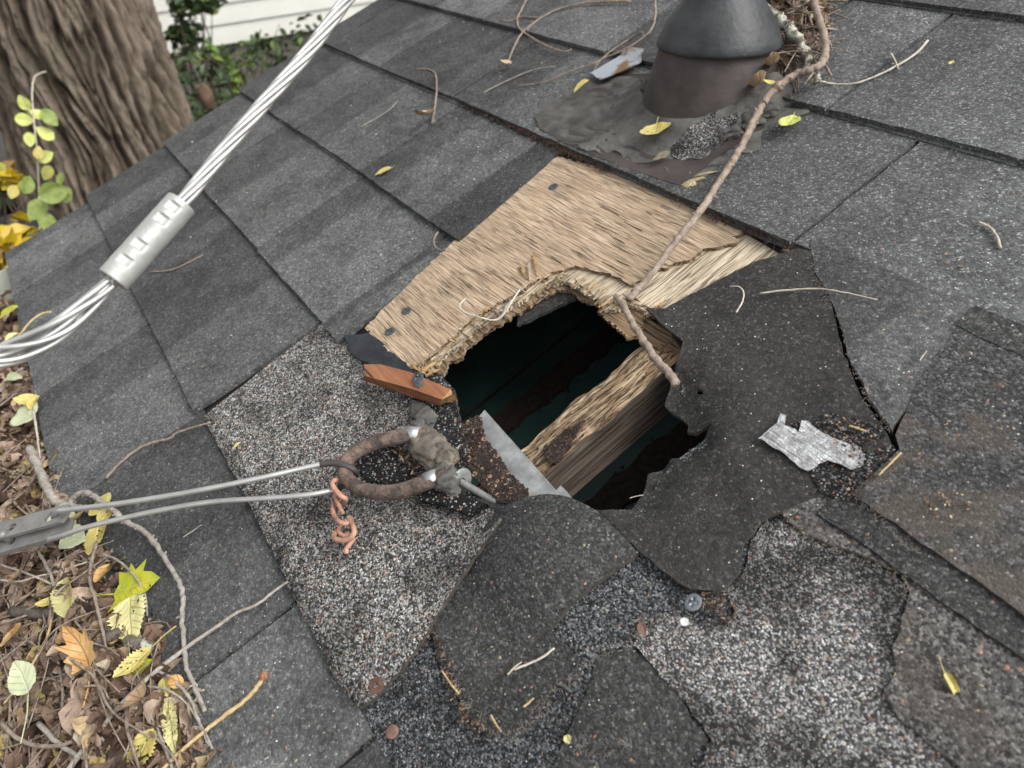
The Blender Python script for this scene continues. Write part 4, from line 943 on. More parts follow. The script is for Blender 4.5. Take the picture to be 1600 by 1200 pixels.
def blob(c, r, seed, V, Fs, amp=.35, sub_=3, rz=0):
    bm = bmesh.new(); bmesh.ops.create_icosphere(bm, subdivisions=sub_ + 1, radius=1); b = len(V); Rz = Matrix.Rotation(rz, 3, 'Z')
    for v in bm.verts:
        f = 1 + amp * noise.noise(v.co * 1.6 + Vector((seed, 0, 0))) + amp * .5 * noise.noise(v.co * 4 + Vector((seed, 3, 0))) + amp * .2 * abs(noise.noise(v.co * 9 + Vector((seed, 3, 0))))
        V.append(Vector(c) + Rz @ Vector((v.co.x * r[0] * f, v.co.y * r[1] * f, v.co.z * r[2] * f)))
    Fs += [[b + v.index for v in f.verts] for f in bm.faces]; bm.free()
V, Fs = [], []
blob(PX(665, 652, .010), (.010, .0075, .0045), 3, V, Fs); blob(PX(652, 640, .007), (.009, .006, .003), 8, V, Fs); blob(PX(654, 668, .0125), (.0085, .006, .004), 11, V, Fs); mesh('sealant_lump', V, Fs, M_tar, RG)
V, Fs = [], []
blob(PX(672, 702, .012), (.0175, .0125, .0075), 21, V, Fs, .28); blob(PX(695, 712, .013), (.010, .008, .0065), 25, V, Fs); blob(PX(656, 690, .012), (.008, .008, .006), 29, V, Fs); blob(PX(680, 722, .009), (.012, .007, .005), 30, V, Fs); mesh('sealant_lump', V, Fs, M_putty, RG)
V, Fs = [], []
blob(PX(699, 748, .013), (.0085, .009, .008), 33, V, Fs, .45); blob(PX(690, 738, .012), (.006, .006, .006), 36, V, Fs); blob(PX(705, 762, .009), (.008, .006, .005), 38, V, Fs); mesh('sealant_lump', V, Fs, M_tar, RG)
b0, b1 = PX(720, 753, .008), PX(778, 787, .0015); axb = (b1 - b0).normalized()
V, Fs = tube([b0 + axb * .0004 * i for i in range(int((b1 - b0).length / .0004))], lambda t: .0024 + .0003 * math.sin(t * (b1 - b0).length / .0014 * 2 * math.pi), 14); mesh('bolt', V, Fs, simple('dull_bolt', (.2, .21, .2), .6, .3, var=.3, vs=120), RG)
V, Fs = lathe([(.0032, -.0008), (.0088, -.0008), (.0098, 0), (.0088, .0008), (.0032, .0008)], b0, (axb + Vector((0, 0, .25))).normalized(), 32, close=False); mesh('washer', V, Fs, M_galv, RG)
V, Fs = lathe([(.0042, -.0065), (.0058, -.006), (.0058, -.0012), (.0042, -.0009)], b0, axb, 6); mesh('nut', V, Fs, M_tar, RG, smooth=False)
# galvanised plate
def quadplate(name, pts, th, mat, **k):
    P = [PX(*p) for p in pts]; V = P + [p - Vector((0, 0, th)) for p in P]; n = len(P)
    return mesh(name, V, [list(range(n))[::-1], [n + i for i in range(n)]] + [[i, (i + 1) % n, n + (i + 1) % n, n + i] for i in range(n)], mat, None, smooth=False, **k)
plate = quadplate('metal_plate', [(757, 640, .001), (825, 716, .0), (886, 785, .0), (892, 793, -.0005), (887, 798, -.001), (815, 800, -.002), (775, 760, -.002), (733, 668, 0)], .0016, M_galv)
tag(plate, 'galvanised steel plate lying slantwise over the lower rim of the hole', 'metal plate')
tag(quadplate('metal_plate', [(876, 758, -.012), (886, 768, -.012), (910, 800, -.012), (870, 806, -.012), (855, 780, -.012)], .0016, M_galv), 'small steel corner showing just below the larger plate', 'metal plate')
crumbs('dirt', P2([(728, 668), (745, 655), (757, 660), (762, 690), (785, 720), (800, 745), (826, 770), (840, 798), (800, 796), (770, 775), (735, 735), (722, 700)]), 2600, (.0004, .0021), [M_c1, M_c1, M_c1, M_c1, M_c1, M_c1, M_c1, M_c1, M_c2, M_c2, M_c3], None, hf=lambda x, y: .003 + .003 * nz(x * 60, y * 60) + .0015, label='dark crumbly dirt and wood bits on the steel plate', cat='dirt')
crumbs('dirt', P2([(838, 690), (868, 660), (905, 640), (880, 680), (862, 708), (848, 705)]), 700, (.0005, .0017), [M_c1, M_c1, M_c1, M_c2], None, hf=lambda x, y: -.0125 + .001 * nz(x * 90, y * 90), label='dark rotten wood crumbs on top of the broken rafter', cat='dirt')
# cedar offcut with its screw
OC = tag(empty('wood_offcut', PX(630, 600, .006)), 'small reddish brown wood offcut screwed down at the plywood tip', 'wood block')
oc_t = [(568, 569, .020), (594, 569, .020), (640, 581, .020), (704, 608, .020), (706, 616, .018), (690, 624, .019), (640, 606, .019), (572, 587, .019)]
P = [PX(*p) for p in oc_t]
for v in P: v += Vector((random.uniform(-.0003, .0003), random.uniform(-.0003, .0003), 0))
bt = [PX(568, 569, .020) - Vector((0, 0, .013)), PX(704, 608, .02) - Vector((0, 0, .013)), PX(700, 628, .0075), PX(686, 634, .006), PX(640, 619, .006), PX(560, 592, .006)]
V = P + bt
Fs = [[0, 7, 6, 1], [1, 6, 2], [2, 6, 5, 3], [3, 5, 4], [7, 13, 12, 6], [6, 12, 11, 5], [5, 11, 10, 4], [4, 10, 9, 3], [0, 8, 13, 7], [0, 1, 2, 3, 9, 8], [8, 9, 10, 11, 12, 13]]
mesh('wood_block', V, Fs, [M_brick, M_split], OC, mi=[0, 0, 0, 1, 0, 0, 1, 1, 1, 0, 0], smooth=False)
screw_head('screw', PX(653, 590, .0215), OC, .0046, rot=.4, tilt=(.1, .1), shaft=.002)
blobV, blobF = [], []; blob(PX(655, 599, .0195), (.0042, .0035, .0018), 71, blobV, blobF, .5, 2); mesh('tar_drip', blobV, blobF, M_tar, OC)
# white string on the plywood edge
V, Fs = [], []
for pts in ([(727, 466, .010), (718, 477, .011), (725, 487, .010), (745, 494, .009), (762, 499, .008), (778, 499, .006), (790, 487, .008), (800, 470, .010), (812, 452, .011)], [(752, 496, .008), (770, 500, .003), (784, 492, .005), (792, 478, .008), (800, 468, .010)]):
    tube(wpath(pts, 6), .00055, 6, V, Fs)
tag(mesh('string', V, Fs, simple('white_string', (.62, .6, .54), .8)), 'loose white string loop draped over the plywood edge', 'string')
# foil
def ftopf(u, v):
    q = (u * .8 - v * .6); return .0085 + bumps(u, v)  + .0012 * nz(u * 40, v * 60)
tag(slab('foil', P2([(1187, 697), (1205, 683), (1216, 673), (1222, 659), (1231, 662), (1229, 676), (1246, 684), (1252, 689), (1254, 670), (1266, 670), (1284, 686), (1302, 696), (1318, 704), (1345, 713), (1352, 728), (1346, 742), (1331, 746), (1318, 737), (1296, 732), (1281, 736), (1264, 747), (1240, 732), (1213, 713)]), ftopf, .0006, M_foil, None, res=.002, jag=(.002, .0012, 80.0)), 'torn piece of crinkled silver foil stuck to the black shingle', 'foil')
# ------------------------------------------------------------------ vent pipe with boot, flashing and tar
VPb = PX(1112, 148, .0); upw = (ROT.inverted() @ Vector((0, 0, 1, 0))).to_3d()
VP_ = tag(empty('vent_pipe', VPb), 'plumbing vent pipe with black rubber boot on brown metal flashing', 'vent pipe')
V, Fs = lathe([(.066, -.03), (.062, .0), (.055, .025), (.050, .042), (.045, .055), (.03, .065)], VPb, upw, 48, close=False); mesh('flashing_cone', V, Fs, M_flash, VP_)
pf = [(.0475, .0415), (.0535, .043), (.054, .0455), (.052, .051), (.0465, .062), (.038, .074), (.031, .083), (.0275, .089), (.0275, .096), (.0255, .0965), (.0245, .09)]
V, Fs = lathe(pf, VPb + Vector((.002, 0, 0)), upw, 64, close=False); mesh('rubber_boot', V, Fs, M_rub, VP_)
V, Fs = lathe([(.0235, .05), (.0235, .30), (.0205, .30), (.0205, .1)], VPb + Vector((.002, 0, 0)), upw, 40, close=False); mesh('pipe', V, Fs, simple('grey_vent_pipe', (.16, .16, .155), .6, .2, var=.25, vs=40), VP_)
slab('flange', P2([(842, 205), (900, 148), (960, 118), (1210, 120), (1200, 200), (1130, 245), (1066, 298), (1040, 291), (985, 272), (930, 251), (880, 228)]), lambda u, v: hs(u, max(v, .3035)) + .0014, .0012, M_flash, VP_, res=.01)
def tard(u, v): return hs(u, max(v, .3035)) + .0014 + .0024 * abs(nz(u * 45, v * 45, 2)) + .0016 * nz(u * 16, v * 16, 7) + .0007 * math.sin(v * 420 + 6 * nz(u * 30, v * 30))
def rise(u, v):
    d = math.hypot(u - VPb.x, v - VPb.y); return tard(u, v) + max(0, .092 - d) * .4
def hug(u, v):
    d = math.hypot(u - VPb.x, v - VPb.y); return tard(u, v) + min(.014, max(0, .0745 - d) * 1.2) + .001
slab('tar_patch', P2([(840, 188), (868, 160), (900, 141), (930, 128), (975, 122), (1002, 118), (1006, 150), (1012, 180), (1040, 202), (1056, 195), (1060, 180), (1074, 186), (1080, 204), (1104, 196), (1130, 188), (1165, 176), (1205, 160), (1222, 150), (1214, 162), (1186, 178), (1160, 212), (1130, 228), (1096, 240), (1064, 252), (1040, 262), (1010, 264), (988, 262), (966, 246), (944, 248), (910, 240), (876, 226), (846, 208)]),
     rise, .002, M_tar, VP_, res=.0035, jag=(.003, .0032, 90.0))
slab('tar_patch', P2([(1040, 264), (1060, 254), (1090, 262), (1130, 240), (1165, 212), (1190, 170), (1240, 172), (1265, 172), (1266, 180), (1215, 192), (1190, 215), (1188, 240), (1160, 245), (1140, 262), (1105, 282), (1062, 284), (1045, 276)]), lambda u, v: tard(u, v) - .0012, .002, M_tar, VP_, res=.005, jag=(.003, .0022, 93.0))
slab('tar_patch', P2([(1118, 222), (1130, 198), (1155, 178), (1185, 160), (1215, 145), (1240, 148), (1236, 165), (1212, 180), (1180, 200), (1140, 222)]), hug, .004, M_tar, VP_, res=.004, jag=(.003, .0022, 91.0))
slab('granule_patch', P2([(1052, 242), (1075, 226), (1105, 212), (1130, 196), (1152, 186), (1158, 205), (1140, 222), (1118, 240), (1096, 256), (1070, 258), (1054, 252)]), lambda u, v: rise(u, v) + .0008, .002, M_fr, VP_, res=.005, jag=(.003, .002, 95.0))
sv = NB('rust_edged_zinc'); p = sv.pos(); sv.set(Base_Color=sv.mix(sv.ss(sv.noise(p, 45, 4), .5, .62), (.55, .6, .64), (.3, .16, .09)), Roughness=.4, Metallic=.6)
slab('flashing_strip', P2([(926, 124), (984, 88), (1010, 92), (1002, 108), (978, 120), (940, 136)]), lambda u, v: hs(u, v) + .0075, .001, sv.m, VP_, res=.01, jag=(.004, .0008, 97.0))
V, Fs = tube(wpath([(1003, 122, .018), (1007, 130, .02), (1008, 142, .014)], 5), lambda t: .0035 * (1 - .6 * abs(t - .5)), 10, None, None, .2); mesh('tar_patch', V, Fs, M_tar, VP_)
V, Fs = [], []
for x, y, rr, hh, sd in ((1088, 196, .012, .005, 51), (1108, 204, .009, .004, 52), (1140, 205, .012, .005, 53), (1165, 190, .012, .006, 54), (1195, 172, .011, .005, 55), (1070, 204, .008, .004, 56), (1018, 208, .008, .004, 57)):
    blob(PX(x, y, .006), (rr, rr * .7, hh), sd, V, Fs, .5, 3, .4)
mesh('tar_lump', V, Fs, M_tar, VP_)
# smears of sealant on the shingle by the flashing
V, Fs = [], []
blob(PX(1076, 288, .0052), (.006, .0035, .002), 41, V, Fs, .4, 3, .9); blob(PX(1086, 281, .005), (.007, .0022, .0014), 43, V, Fs, .4, 3, .9); blob(PX(1102, 271, .005), (.009, .0012, .0008), 44, V, Fs, .4, 3, .8)
tag(mesh('sealant_smear', V, Fs, simple('amber_sealant', (.36, .29, .17), .5, var=.4, vs=90)), 'pale amber sealant smear under the brown vine below the vent pipe', 'sealant')

# ------------------------------------------------------------------ twigs and branches
def twig(name, px, r0, r1, mat, label, cat='twig', group=None, rough=.14, seg=8, branches=(), n=8, nodes=0, par=None):
    """px: (x, y, height over the roof)"""
    px = [(a if len(a) == 3 else (a[0], a[1], .0055)) for a in px]
    pts = crom([PX(*a) for a in px], n)
    for i, p in enumerate(pts): p += Vector((nz(i * .5, len(px)), nz(i * .5, 7 + len(px)), .3 * nz(i * .5, 9))) * r0 * .5
    nd = [random.random() for _ in range(nodes)]
    def rad(t): return (r0 + (r1 - r0) * t) * (1 + sum(.16 * math.exp(-((t - q) / .008) ** 2) for q in nd))
    V, Fs = tube(pts, rad, seg, None, None, rough, r0 * 1e4)
    for q in nd:                                        # short buds at the nodes
        i = int(q * (len(pts) - 1)); p = pts[i]; d = Vector((random.gauss(0, 1), random.gauss(0, 1), abs(random.gauss(0, .6)))).normalized()
        tube([p, p + d * r0 * 1.3, p + d * r0 * 1.7], lambda t: r0 * .4 * (1 - .6 * t), 6, V, Fs)
    for b in branches: tube(crom([PX(*(a if len(a) == 3 else (a[0], a[1], .006))) for a in b], 5), lambda t: r1 * (1.05 - .5 * t), 6, V, Fs, rough, 3)
    o = mesh(name, V, Fs, mat, par)
    if label: tag(o, label, cat, group)
    return o
GT = 'twigs lying on the shingles'
twig('bare_vine', [(1245, -60, .05), (1268, -10, .04), (1276, 20, .036), (1286, 48, .034), (1290, 78, .032), (1284, 98, .032), (1268, 108, .032), (1245, 115, .03), (1222, 130, .028), (1203, 147, .025), (1190, 166, .022), (1178, 188, .019), (1166, 214, .016), (1152, 240, .015), (1135, 266, .014), (1119, 291, .014), (1100, 321, .015), (1076, 352, .015), (1050, 384, .014), (1024, 420, .013), (1002, 446, .012), (982, 468, .012)],
     .0031, .0024, M_t_brn, 'long reddish brown vine curving down from the twig pile to the hole', 'vine', nodes=22, seg=12, rough=.1)
twig('branch', [(962, 463, .014), (974, 477, .015), (985, 500, .016), (1004, 530, .017), (1024, 560, .018), (1045, 583, .019), (1057, 599, .02)], .0022, .0028, M_t_brn, 'short brown branch piece hanging over the top of the rafter', 'branch', nodes=7, seg=12, rough=.1)
TW = [
 ([(826, -8), (815, 14), (808, 30), (812, 45), (830, 58), (855, 72), (880, 80), (893, 77)], .0012, .0008, M_t_brn, 'hooked thin twig at the top edge left of centre', ()),
 ([(985, 2), (930, 3), (900, 7), (870, 15), (845, 28), (826, 42), (812, 56), (800, 80), (793, 100)], .0014, .001, M_t_brn, 'S curved twig ending in a small tan leaf', ([(845, 28), (815, 26), (795, 33), (782, 31)],)),
 ([(1022, -8, .02), (1024, 20, .018), (1018, 45, .014), (1000, 62, .01), (975, 78, .008), (945, 90), (925, 100), (890, 112), (850, 128), (808, 134)], .0013, .0007, M_t_brn, 'long arched twig left of the rubber boot', ()),
 ([(1004, 50, .014), (985, 60), (962, 74), (942, 90), (930, 105), (928, 119)], .0009, .0006, M_t_brn, 'forked twig ending at the silver flashing strip', ()),
 ([(754, 145), (790, 127), (830, 110), (867, 103)], .0009, .0006, M_t_grey, 'straight grey twig left of the flashing', ()),
 ([(650, 108), (668, 108), (680, 116), (682, 140), (679, 168), (675, 192)], .0009, .0013, M_t_brn, 'bent twig with a curled tan leaf at its end', ()),
 ([(564, 198), (590, 183), (608, 171), (621, 158)], .0007, .0005, M_t_grey, 'short faint grey twig above the yellow leaf at left', ()),
 ([(1279, 126, .012), (1305, 131), (1336, 130), (1370, 118), (1400, 103), (1430, 84), (1450, 63)], .0008, .0010, M_t_pale, 'pale curved twig right of the twig pile', ([(1392, 84), (1398, 94), (1404, 108)],)),
 ([(1188, 458, .009), (1230, 453, .009), (1280, 451, .01), (1320, 457, .011), (1371, 468, .009)], .0007, .0004, M_t_pale, 'thin pale twig across the cracked shingle right of the plywood', ()),
 ([(1530, 347), (1546, 355), (1558, 370), (1563, 387)], .0009, .0009, M_t_pale, 'small bent pale twig near the right edge', ()),
 ([(1150, 488, .012), (1159, 473, .012), (1162, 458, .013), (1155, 448, .014), (1140, 447, .013)], .0006, .0004, M_t_pale, 'curled pale root fibre below the splintered ply', ()),
 ([(165, 747), (190, 721), (225, 696), (264, 685), (276, 676), (310, 665), (329, 660)], .0013, .0008, M_t_brn, 'wavy brown twig along the shingle joint at left', ()),
 ([(233, 425), (265, 422), (290, 412), (317, 398)], .0008, .0006, M_t_brn, 'short brown twig just right of the cable sleeve', ()),
 ([(684, 362), (678, 374), (680, 385), (689, 391)], .0009, .0005, M_t_brn, 'tiny hooked twig left of the plywood edge', ()),
 ([(803, 1046), (830, 1035), (850, 1025), (866, 1012)], .0007, .0006, M_t_pale, 'cream forked straw on the dark shingle at bottom centre', ([(793, 1054), (804, 1042), (815, 1034)],)),
 ([(690, 1047), (704, 1068), (717, 1084)], .0005, .0007, M_t_gold, 'brown straw in the torn notch at bottom centre', ()),
 ([(767, 1117), (774, 1130), (783, 1143)], .0006, .0005, M_t_gold, 'orange straw at the bottom of the torn notch', ()),
 ([(818, 1104), (826, 1098), (834, 1090)], .0006, .0004, M_t_gold, 'reddish splinter on the right rim of the torn notch', ()),
 ([(1373, 742, .011), (1390, 725, .012), (1408, 707, .013)], .0005, .0006, M_t_gold, 'golden straw at the corner of the mossy shingle', ()),
 ([(1327, 665, .010), (1340, 669, .010), (1353, 674, .010)], .0006, .0007, M_t_gold, 'tan stub above the piece of foil', ()),
 ([(1437, 563, .010), (1442, 556, .010), (1448, 548, .010)], .0004, .0003, M_t_pale, 'tiny pale fibre on the weathered right shingle', ()),
 ([(20, 537, .01), (33, 520, .015), (50, 500, .018), (65, 490, .016), (80, 487, .012)], .0014, .001, M_t_gold, 'yellowish leaf stalk reaching over the eave under the cable', ()),
 ([(286, 839), (300, 830), (314, 820)], .0005, .0004, M_t_grey, 'tiny grey straw below the lower bail wire', ()),
 ([(1005, 773, .006), (990, 776, .006), (984, 778, .007)], .0003, .0002, M_t_pale, 'short white fibre at the hole rim', ()),
]
for px, r0, r1, m, lab, br in TW: twig('twig', px, r0, r1, m, lab, 'twig', GT, branches=br, nodes=2 if r0 > .001 else 0)
LH = lambda x, y, dz: (x, y, dz)
twig('branch', [(46, 700, .02), (60, 730, .021), (76, 768, .02), (88, 784, .018), (110, 791, .015), (135, 795, .012), (160, 793, .012)], .0038, .0028, M_t_grey, 'thick grey branch at the eave under the wire clamp', 'branch', nodes=6, seg=12, rough=.1)
twig('branch', [(108, 788, .014), (119, 774, .016), (136, 770, .018), (155, 781, .018), (178, 798, .018), (196, 815, .015), (224, 829, .012), (248, 858, .010), (266, 886, .010), (281, 912, .009), (286, 938, .009), (284, 962, .009), (287, 1000, .009), (291, 1040, .009), (305, 1075, .008), (320, 1111, .008)], .0023, .0013, M_t_grey, 'knobbly grey branch running down beside the leaf litter', 'branch', nodes=24, seg=10, rough=.12, branches=([(305, 1076, .008), (312, 1078, .008), (319, 1078, .008)],))
twig('twig', [(450, 908), (430, 922), (400, 945), (370, 957), (340, 978, .007), (300, 1005, .009), (262, 1034, .012), (230, 1060, .016), (198, 1092, .02), (150, 1145, .022), (108, 1202, .022), (70, 1260, .02)], .0008, .0019, M_t_grey, 'long straight grey twig running from the shingles into the litter', 'twig', nodes=8)
twig('twig', [(413, 1056, .008), (400, 1075, .007), (380, 1096, .006), (340, 1126, .007), (310, 1150, .009), (280, 1176, .012), (250, 1206, .014), (220, 1240, .014)], .0014, .0011, M_t_gold, 'golden brown stem with a brown bud at its tip', 'twig', nodes=5)
V, Fs = [], []; blob(PX(412, 1056, .0085), (.0023, .003, .0022), 5, V, Fs, .5, 2); o = mesh('bud', V, Fs, simple('brown_bud', (.3, .15, .07), .8)); tag(o, 'small brown bud at the tip of the golden stem', 'bud')
for px, r, m, lab in [
 ([(160, 866, .02), (178, 872, .02), (196, 885, .02), (214, 905, .018), (227, 932, .014), (230, 962, .01)], .0009, M_t_grey, 'thin arched twig in front of the green maple leaf'),
 ([(245, 1048, .012), (268, 1060, .012), (296, 1090, .01), (308, 1120, .009), (320, 1150, .008), (332, 1170, .007)], .0011, M_t_grey, 'thin grey twig curving at the edge of the litter'),
 ([(230, 1072, .016), (262, 1078, .014), (292, 1100, .01), (318, 1140, .009), (330, 1165, .008)], .0008, M_t_grey, 'second thin twig curving beside the grey one'),
 ([(150, 848, .02), (140, 900, .022), (152, 950, .022), (160, 985, .022), (165, 1010, .02)], .0014, M_t_brn, 'upright brown twig behind the pale serrated leaf'),
 ([(0, 882, .018), (40, 895, .02), (80, 912, .02), (110, 925, .022), (140, 945, .022)], .0009, M_t_pale, 'pale twig slanting over the litter below the clamp'),
 ([(0, 906, .02), (30, 908, .02), (60, 900, .02), (100, 890, .02), (135, 878, .02)], .0009, M_t_pale, 'pale twig crossing beneath the clamp plates'),
 ([(60, 862, .02), (80, 900, .022), (90, 940, .022), (105, 985, .023), (125, 1000, .024), (140, 1050, .023), (165, 1095, .022)], .0012, M_t_grey, 'zigzag grey twig through the middle of the litter'),
 ([(0, 1130, .02), (40, 1160, .02), (90, 1165, .022), (140, 1145, .022), (180, 1110, .022), (215, 1106, .02)], .0015, M_t_brn, 'bowed brown twig near the bottom left corner'),
 ([(60, 1130, .02), (100, 1168, .02), (150, 1190, .02), (200, 1215, .02)], .0017, M_t_grey, 'grey twig at the very bottom left'),
 ([(90, 920, .024), (75, 990, .024), (55, 1030, .024), (30, 1070, .022), (5, 1100, .02)], .0009, M_t_gold, 'golden stem slanting down to the pale green leaf'),
 ([(225, 1098, .018), (245, 1140, .016), (262, 1180, .014), (275, 1220, .012)], .0012, M_t_grey, 'grey twig over the holed yellow leaf'),
 ([(148, 1148, .02), (175, 1165, .02), (215, 1195, .018), (240, 1215, .016)], .0011, M_t_pale, 'pale forked twig at the bottom edge'),
 ([(52, 640, .012), (58, 680, .012), (62, 716, .014)], .0012, M_t_pale, 'thin pale twig along the eave above the grey branch'),
 ([(0, 612, .008), (15, 590, .012), (35, 575, .014)], .0016, M_t_grey, 'short grey twig beneath the cable end')]:
    twig('twig', px, r, r * .7, m, lab, 'twig', 'twigs on top of the gutter litter', nodes=3)
for px, lab in [([(95, 990 + 75, .014), (120, 1045, .016), (150, 1010, .018), (190, 985, .016)], 'dark thick stick under the orange leaf'), ([(20, 955, .016), (80, 958, .018), (130, 950, .018), (160, 940, .016)], 'dark grey stick lying under the pale twigs'), ([(200, 1000, .014), (220, 1008, .014), (238, 1012, .012)], 'stubby bark covered stick right of the serrated leaf')]:
    twig('stick', px, .0042, .0036, M_t_lich if 'bark' in lab else barktwig('dark_stick_' + str(len(bpy.data.objects)), (.07, .06, .052), (.15, .13, .115)), lab, 'stick', nodes=4, seg=12)
# twig pile beside the vent pipe
twig('branch', [(1160, -30, .045), (1182, 0, .04), (1215, 28, .034), (1238, 50, .03), (1256, 78, .026), (1266, 100, .022), (1277, 127, .014)], .0046, .0040, M_t_lich, 'pale lichen covered branch beside the rubber boot', 'branch', nodes=10, seg=14, rough=.25)
V, Fs = [], []
for i in range(150):
    x, y = random.uniform(1195, 1290), random.uniform(-60, 95)
    if x < 1215 + (y) * .25 or y > 125 - (1290 - x) * .3: continue
    a = random.uniform(0, 6.28); L = random.uniform(18, 50); h0 = random.uniform(.006, .03)
    pts = [PX(x + math.cos(a + b) * L * t, y + math.sin(a + b) * L * t * .8, max(.006, h0 + random.uniform(-.006, .006))) for t, b in ((-1, 0), (-.35, .2), (.35, -.2), (1, .1))]
    r0 = random.choice((.0005, .0007, .001)); tube(crom(pts, 4), lambda t: r0 * (1.2 - .6 * t), 5, V, Fs, .15, i)
for i in range(22):
    x = random.uniform(1215, 1245); pts = [PX(x, 40 + random.uniform(-20, 20), .022), PX(x + random.uniform(-6, 6), 90, .014), PX(x + random.uniform(-4, 8), random.uniform(118, 146), .007)]
    tube(crom(pts, 5), .0004, 5, V, Fs)
TP = mesh('twig_pile', V, Fs, tw, kind='stuff'); tag(TP, 'tangled pile of fine twigs and roots beside the vent pipe', 'twigs')
V, Fs = [], []
for i in range(160):
    x, y = random.uniform(1205, 1290), random.uniform(-60, 110)
    if x > 1292 - max(0, y - 60) * .9: continue
    p = PX(x, y, .006); L = random.uniform(.01, .022); litter_leaf(V, Fs, p + Vector((0, 0, random.uniform(0, .012))), L, L * .6, .5)
tag(mesh('leaf_litter', V, Fs, M_lit, kind='stuff'), 'brown dead leaves caught under the twig pile', 'leaf litter')
# root hairs and moss hanging under the course edge above the plywood
V, Fs = [], []
for i in range(380):
    t = random.random() ** .8; x = 790 + 170 * t if i % 3 else 1054 + random.uniform(0, 220); y = 190 + (x - 790) * .385
    if not i % 3: y = 295 + (x - 1054) * .40
    p = PX(x, y, .0035); p.y = .3035 + random.uniform(-.0015, .002); q = p + Vector((random.gauss(0, .005), -random.uniform(.001, .009), -random.uniform(.001, .003)))
    m_ = p.lerp(q, .5) + Vector((random.gauss(0, .002), random.gauss(0, .001), .0012)); tube([p, m_, q], .00022, 4, V, Fs, cap=False)
tag(mesh('root_hairs', V, Fs, simple('dark_root_hairs', (.07, .042, .03), .95, var=.5), kind='stuff'), 'fringe of dark root hairs under the shingle edge above the plywood', 'roots')
M_fib = simple('pale_glass_fibre', (.24, .21, .17), .9, var=.4, vs=300)
V, Fs = [], []
FIB = [CR, [(1190, 822), (1225, 810), (1260, 842), (1312, 860), (1372, 883), (1412, 905), (1418, 932)], [(680, 1005), (712, 1060), (722, 1094), (745, 1120), (770, 1150), (800, 1150), (835, 1130), (848, 1095)], [(848, 1095), (880, 1070), (905, 1060), (930, 1030), (942, 1015), (985, 1008)], [(985, 1008), (1000, 978), (1042, 958), (1082, 972), (1135, 985), (1150, 960), (1135, 925)], [(1332, 775), (1360, 800), (1400, 835), (1440, 868)], [(880, 1160), (940, 1180), (985, 1160)]]
for ln in FIB:
    for i in range(int(42 * len(ln) / 3)):
        k = random.randrange(len(ln) - 1); t = random.random(); x = ln[k][0] + (ln[k + 1][0] - ln[k][0]) * t + random.gauss(0, 4); y = ln[k][1] + (ln[k + 1][1] - ln[k][1]) * t + random.gauss(0, 4)
        p = PX(x, y, .0065); a = random.uniform(0, 6.28); L = random.uniform(.001, .0032); q = p + Vector((math.cos(a) * L, math.sin(a) * L, random.uniform(-.0005, .0015)))
        tube([p, p.lerp(q, .5) + Vector((random.gauss(0, .0006), random.gauss(0, .0006), .0005)), q], .00013, 3, V, Fs, cap=False)
tag(mesh('frayed_fibres', V, Fs, M_fib, kind='stuff'), 'pale frayed glass fibres along the torn shingle edges', 'fibres')
crumbs('debris', P2([(1285, 665), (1340, 660), (1395, 705), (1400, 725), (1330, 800), (1350, 830), (1335, 810), (1300, 775), (1345, 740), (1300, 700)]), 110, (.0005, .0016), [M_c1, M_c1, M_c2, M_c3], None, hf=lambda x, y: .0085, label='brown crumbs gathered around the corner of the mossy shingle', cat='debris')
crumbs('debris', P2([(680, 1000), (690, 1000), (722, 1085), (735, 1120), (765, 1138), (765, 1150), (735, 1145), (712, 1105)]), 210, (.0005, .0015), [M_c1, M_c1, M_c2, M_c2, M_c3], None, hf=lambda x, y: .0035, label='seeds and crumbs in the torn notch at bottom centre', cat='debris')
crumbs('debris', P2([(676, 985), (686, 990), (640, 1045), (590, 1095), (582, 1092), (630, 1040)]), 70, (.0008, .0026), [M_c1, M_c2, M_c3], None, hf=lambda x, y: .0035, label='crumbs in the dark gap beside the lifted granule shingle', cat='debris')
crumbs('debris', P2([(605, 690), (625, 690), (665, 740), (655, 752), (635, 735)]), 120, (.0005, .0018), [M_c1, M_c1, M_c2, M_c3], None, hf=lambda x, y: .008, label='brown debris inside the iron ring', cat='debris')
crumbs('debris', P2([(1095, 935), (1130, 930), (1150, 950), (1150, 990), (1130, 975), (1100, 955)]), 90, (.0005, .0016), [M_c1, M_c1, M_c2, M_c3], None, hf=lambda x, y: .005, label='rusty brown debris right of the lone screw', cat='debris')
crumbs('debris', [(-.78, .300), (-.55, .300), (-.55, .306), (-.78, .306)], 240, (.0008, .003), [M_c1, M_c1, M_c2], None, hf=lambda x, y: .0015, label='dark crumbs wedged under the shingle edge above the plywood', cat='debris')
crumbs('debris', P2([(1440, 790), (1490, 780), (1520, 800), (1500, 830), (1450, 815)]), 26, (.0006, .0014), [M_c2, M_c3, simple('cream_crumb', (.5, .42, .28), .9)], None, hf=lambda x, y: .0095, label='pale rotten flakes on the mossy shingle', cat='debris')
crumbs('debris', [(-1.2, -.15), (-.2, -.1), (.1, .3), (.1, .75), (-1.2, .6)], 300, (.0005, .0015), [M_c3, simple('white_grit', (.55, .54, .5), .8), simple('grey_grit', (.3, .3, .3), .8)], None, hf=lambda x, y: hs(x, y) + .0012, label='pale grit and seed specks scattered over the shingles', cat='debris', skip=P2([(500, 480), (860, 235), (1260, 375), (1200, 760), (960, 830), (700, 820)]))
